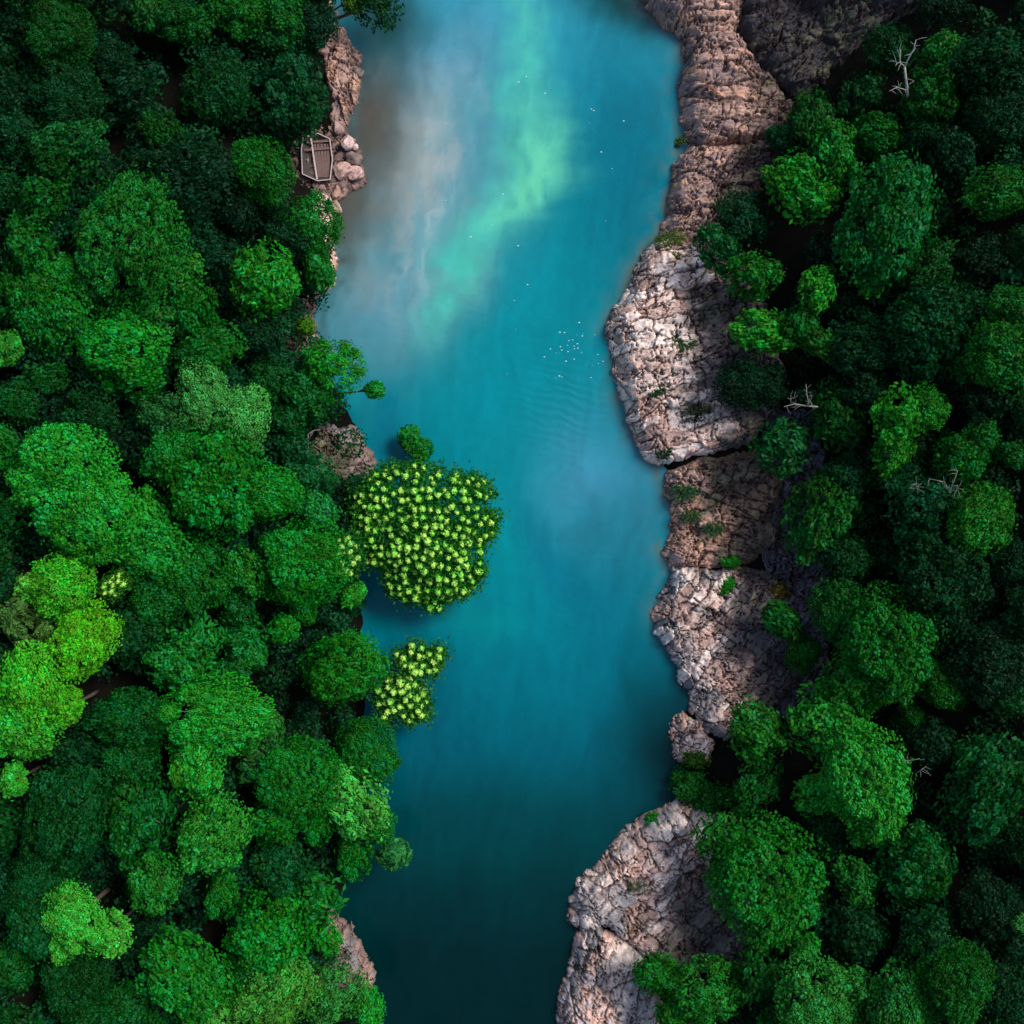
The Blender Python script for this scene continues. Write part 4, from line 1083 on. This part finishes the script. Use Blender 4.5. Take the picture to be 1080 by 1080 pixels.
# ------------------------------------------------------------------ low plants under the trees
def undergrowth():
    rng = np.random.default_rng(99)
    m = 9000
    X = rng.uniform(-60, 60, m); Y = rng.uniform(-60, 60, m); rad = rng.uniform(.5, 1.6, m)
    xl, xr = shores(Y)
    dl = xl - X; dr = X - xr
    px = X * 1.06 / MPP + 540; py = 540 - Y * 1.06 / MPP
    keep = (dl > .4) | ((dr > 17) & (rng.random(m) < .55))
    keep &= ~((px > 292) & (px < 400) & (py > 110) & (py < 225)) & ~((px > 335) & (px < 395) & (py < 110))
    keep &= ~((dr > 0) & (px < 985) & (py < 105 + (985 - px) * .25))
    keep &= fbm(X * .16, Y * .16, 5, 3) > .33
    for (a, b, ra, rb) in [(190, 85, 22, 45), (125, 35, 26, 14), (250, 145, 28, 10), (255, 225, 22, 20), (70, 405, 34, 14), (20, 400, 18, 16), (295, 690, 18, 12), (340, 752, 16, 10), (235, 975, 24, 10),
                           (45, 1058, 14, 12), (1030, 265, 26, 28), (990, 855, 26, 34), (1060, 440, 22, 16), (840, 240, 24, 18), (905, 300, 12, 14), (870, 395, 22, 14), (1040, 680, 34, 16), (990, 25, 70, 14), (1060, 500, 18, 8), (15, 590, 18, 20), (860, 885, 10, 14), (1060, 985, 16, 10), (790, 885, 12, 12)]:
        keep &= ((px - a) / ra) ** 2 + ((py - b) / rb) ** 2 > 1
    X, Y, rad = X[keep], Y[keep], rad[keep]; m = len(X)
    cnt = (95 * rad ** 2).astype(int)
    wi = np.repeat(np.arange(m), cnt); n = len(wi)
    d = rng.normal(size=(n, 3)); d[:, 2] = np.abs(d[:, 2]); d = unit(d)
    hgt = rng.uniform(.4, 5.0, m)
    P = np.stack([X[wi], Y[wi], (terrain(X, Y) + hgt)[wi]], 1) + d * rad[wi][:, None] * rng.uniform(.8, 1.15, n)[:, None] * np.array((1, 1, .8))
    P[:, 2] -= np.where(rng.random(n) < .3, rng.uniform(0, 3.5, n), 0)
    P[:, :2] += np.where(rng.random(n) < .2, .35, 0)[:, None] * rng.normal(size=(n, 2))
    Nn = d * .7 + rng.normal(size=(n, 3)) * .45 + np.array((0, 0, .4))
    V, F = leaf_quads(P, Nn, rng.uniform(.28, .6, n), rng.uniform(.17, .3, n), rng)
    mt = rng.uniform(.35, 1.3, m); mh = rng.uniform(.25, .8, m)
    C = np.repeat(np.stack([mt[wi] * rng.uniform(.65, 1.35, n), np.zeros(n), mh[wi], np.ones(n)], 1), 4, 0)
    print('undergrowth leaves', n)
    o = link('undergrowth', np_mesh('undergrowth', V, F, M_LEAF, C))
    l = lin((9, 72, 36)); o.color = (l[0] * KFOL, l[1] * KFOL, l[2] * KFOL, 1)
    tag(o, 'dark low plants covering the forest floor under the trees', 'undergrowth', kind='stuff')


# ------------------------------------------------------------------ light and camera
def light():
    E = math.radians(53); az = np.array((0.82, 0.57)); az /= np.linalg.norm(az)
    s = np.array((az[0] * math.cos(E), az[1] * math.cos(E), math.sin(E)))
    w = bpy.data.worlds.new('World'); scene.world = w; w.use_nodes = True
    nt = w.node_tree
    bg = nt.nodes.get('Background') or nt.nodes.new('ShaderNodeBackground')
    sky = nt.nodes.new('ShaderNodeTexSky'); sky.sky_type = 'NISHITA'; sky.sun_disc = False
    sky.sun_elevation = E; sky.sun_rotation = math.atan2(s[0], s[1])
    sky.air_density = 1.0; sky.dust_density = 2.0; sky.ozone_density = 1.0
    nt.links.new(sky.outputs[0], bg.inputs['Color']); bg.inputs['Strength'].default_value = 0.12
    L = bpy.data.lights.new('sun', 'SUN'); L.energy = 2.2; L.angle = math.radians(20); L.color = (1.0, .955, .90)
    o = bpy.data.objects.new('sun', L); COL.objects.link(o)
    from mathutils import Vector
    o.rotation_euler = Vector(s).to_track_quat('Z', 'Y').to_euler()
    o.location = (s[0] * 80, s[1] * 80, s[2] * 80)


def camera():
    cd = bpy.data.cameras.new('camera'); cd.sensor_width = 36; cd.lens = 36 * H / 108.0
    cd.clip_end = 4000; cd.clip_start = 1
    o = bpy.data.objects.new('camera', cd); COL.objects.link(o)
    o.location = (0, 0, H); o.rotation_euler = (0, 0, 0)
    scene.camera = o


ground(); water(); rocks(); boat(); trees(); bare_wood(); undergrowth(); light(); camera()
scene.view_settings.view_transform = 'Standard'
scene.view_settings.look = 'None'
scene.view_settings.exposure = 0.95
scene.view_settings.gamma = 1.0
scene.cycles.max_bounces = 5; scene.cycles.diffuse_bounces = 3; scene.cycles.transmission_bounces = 3
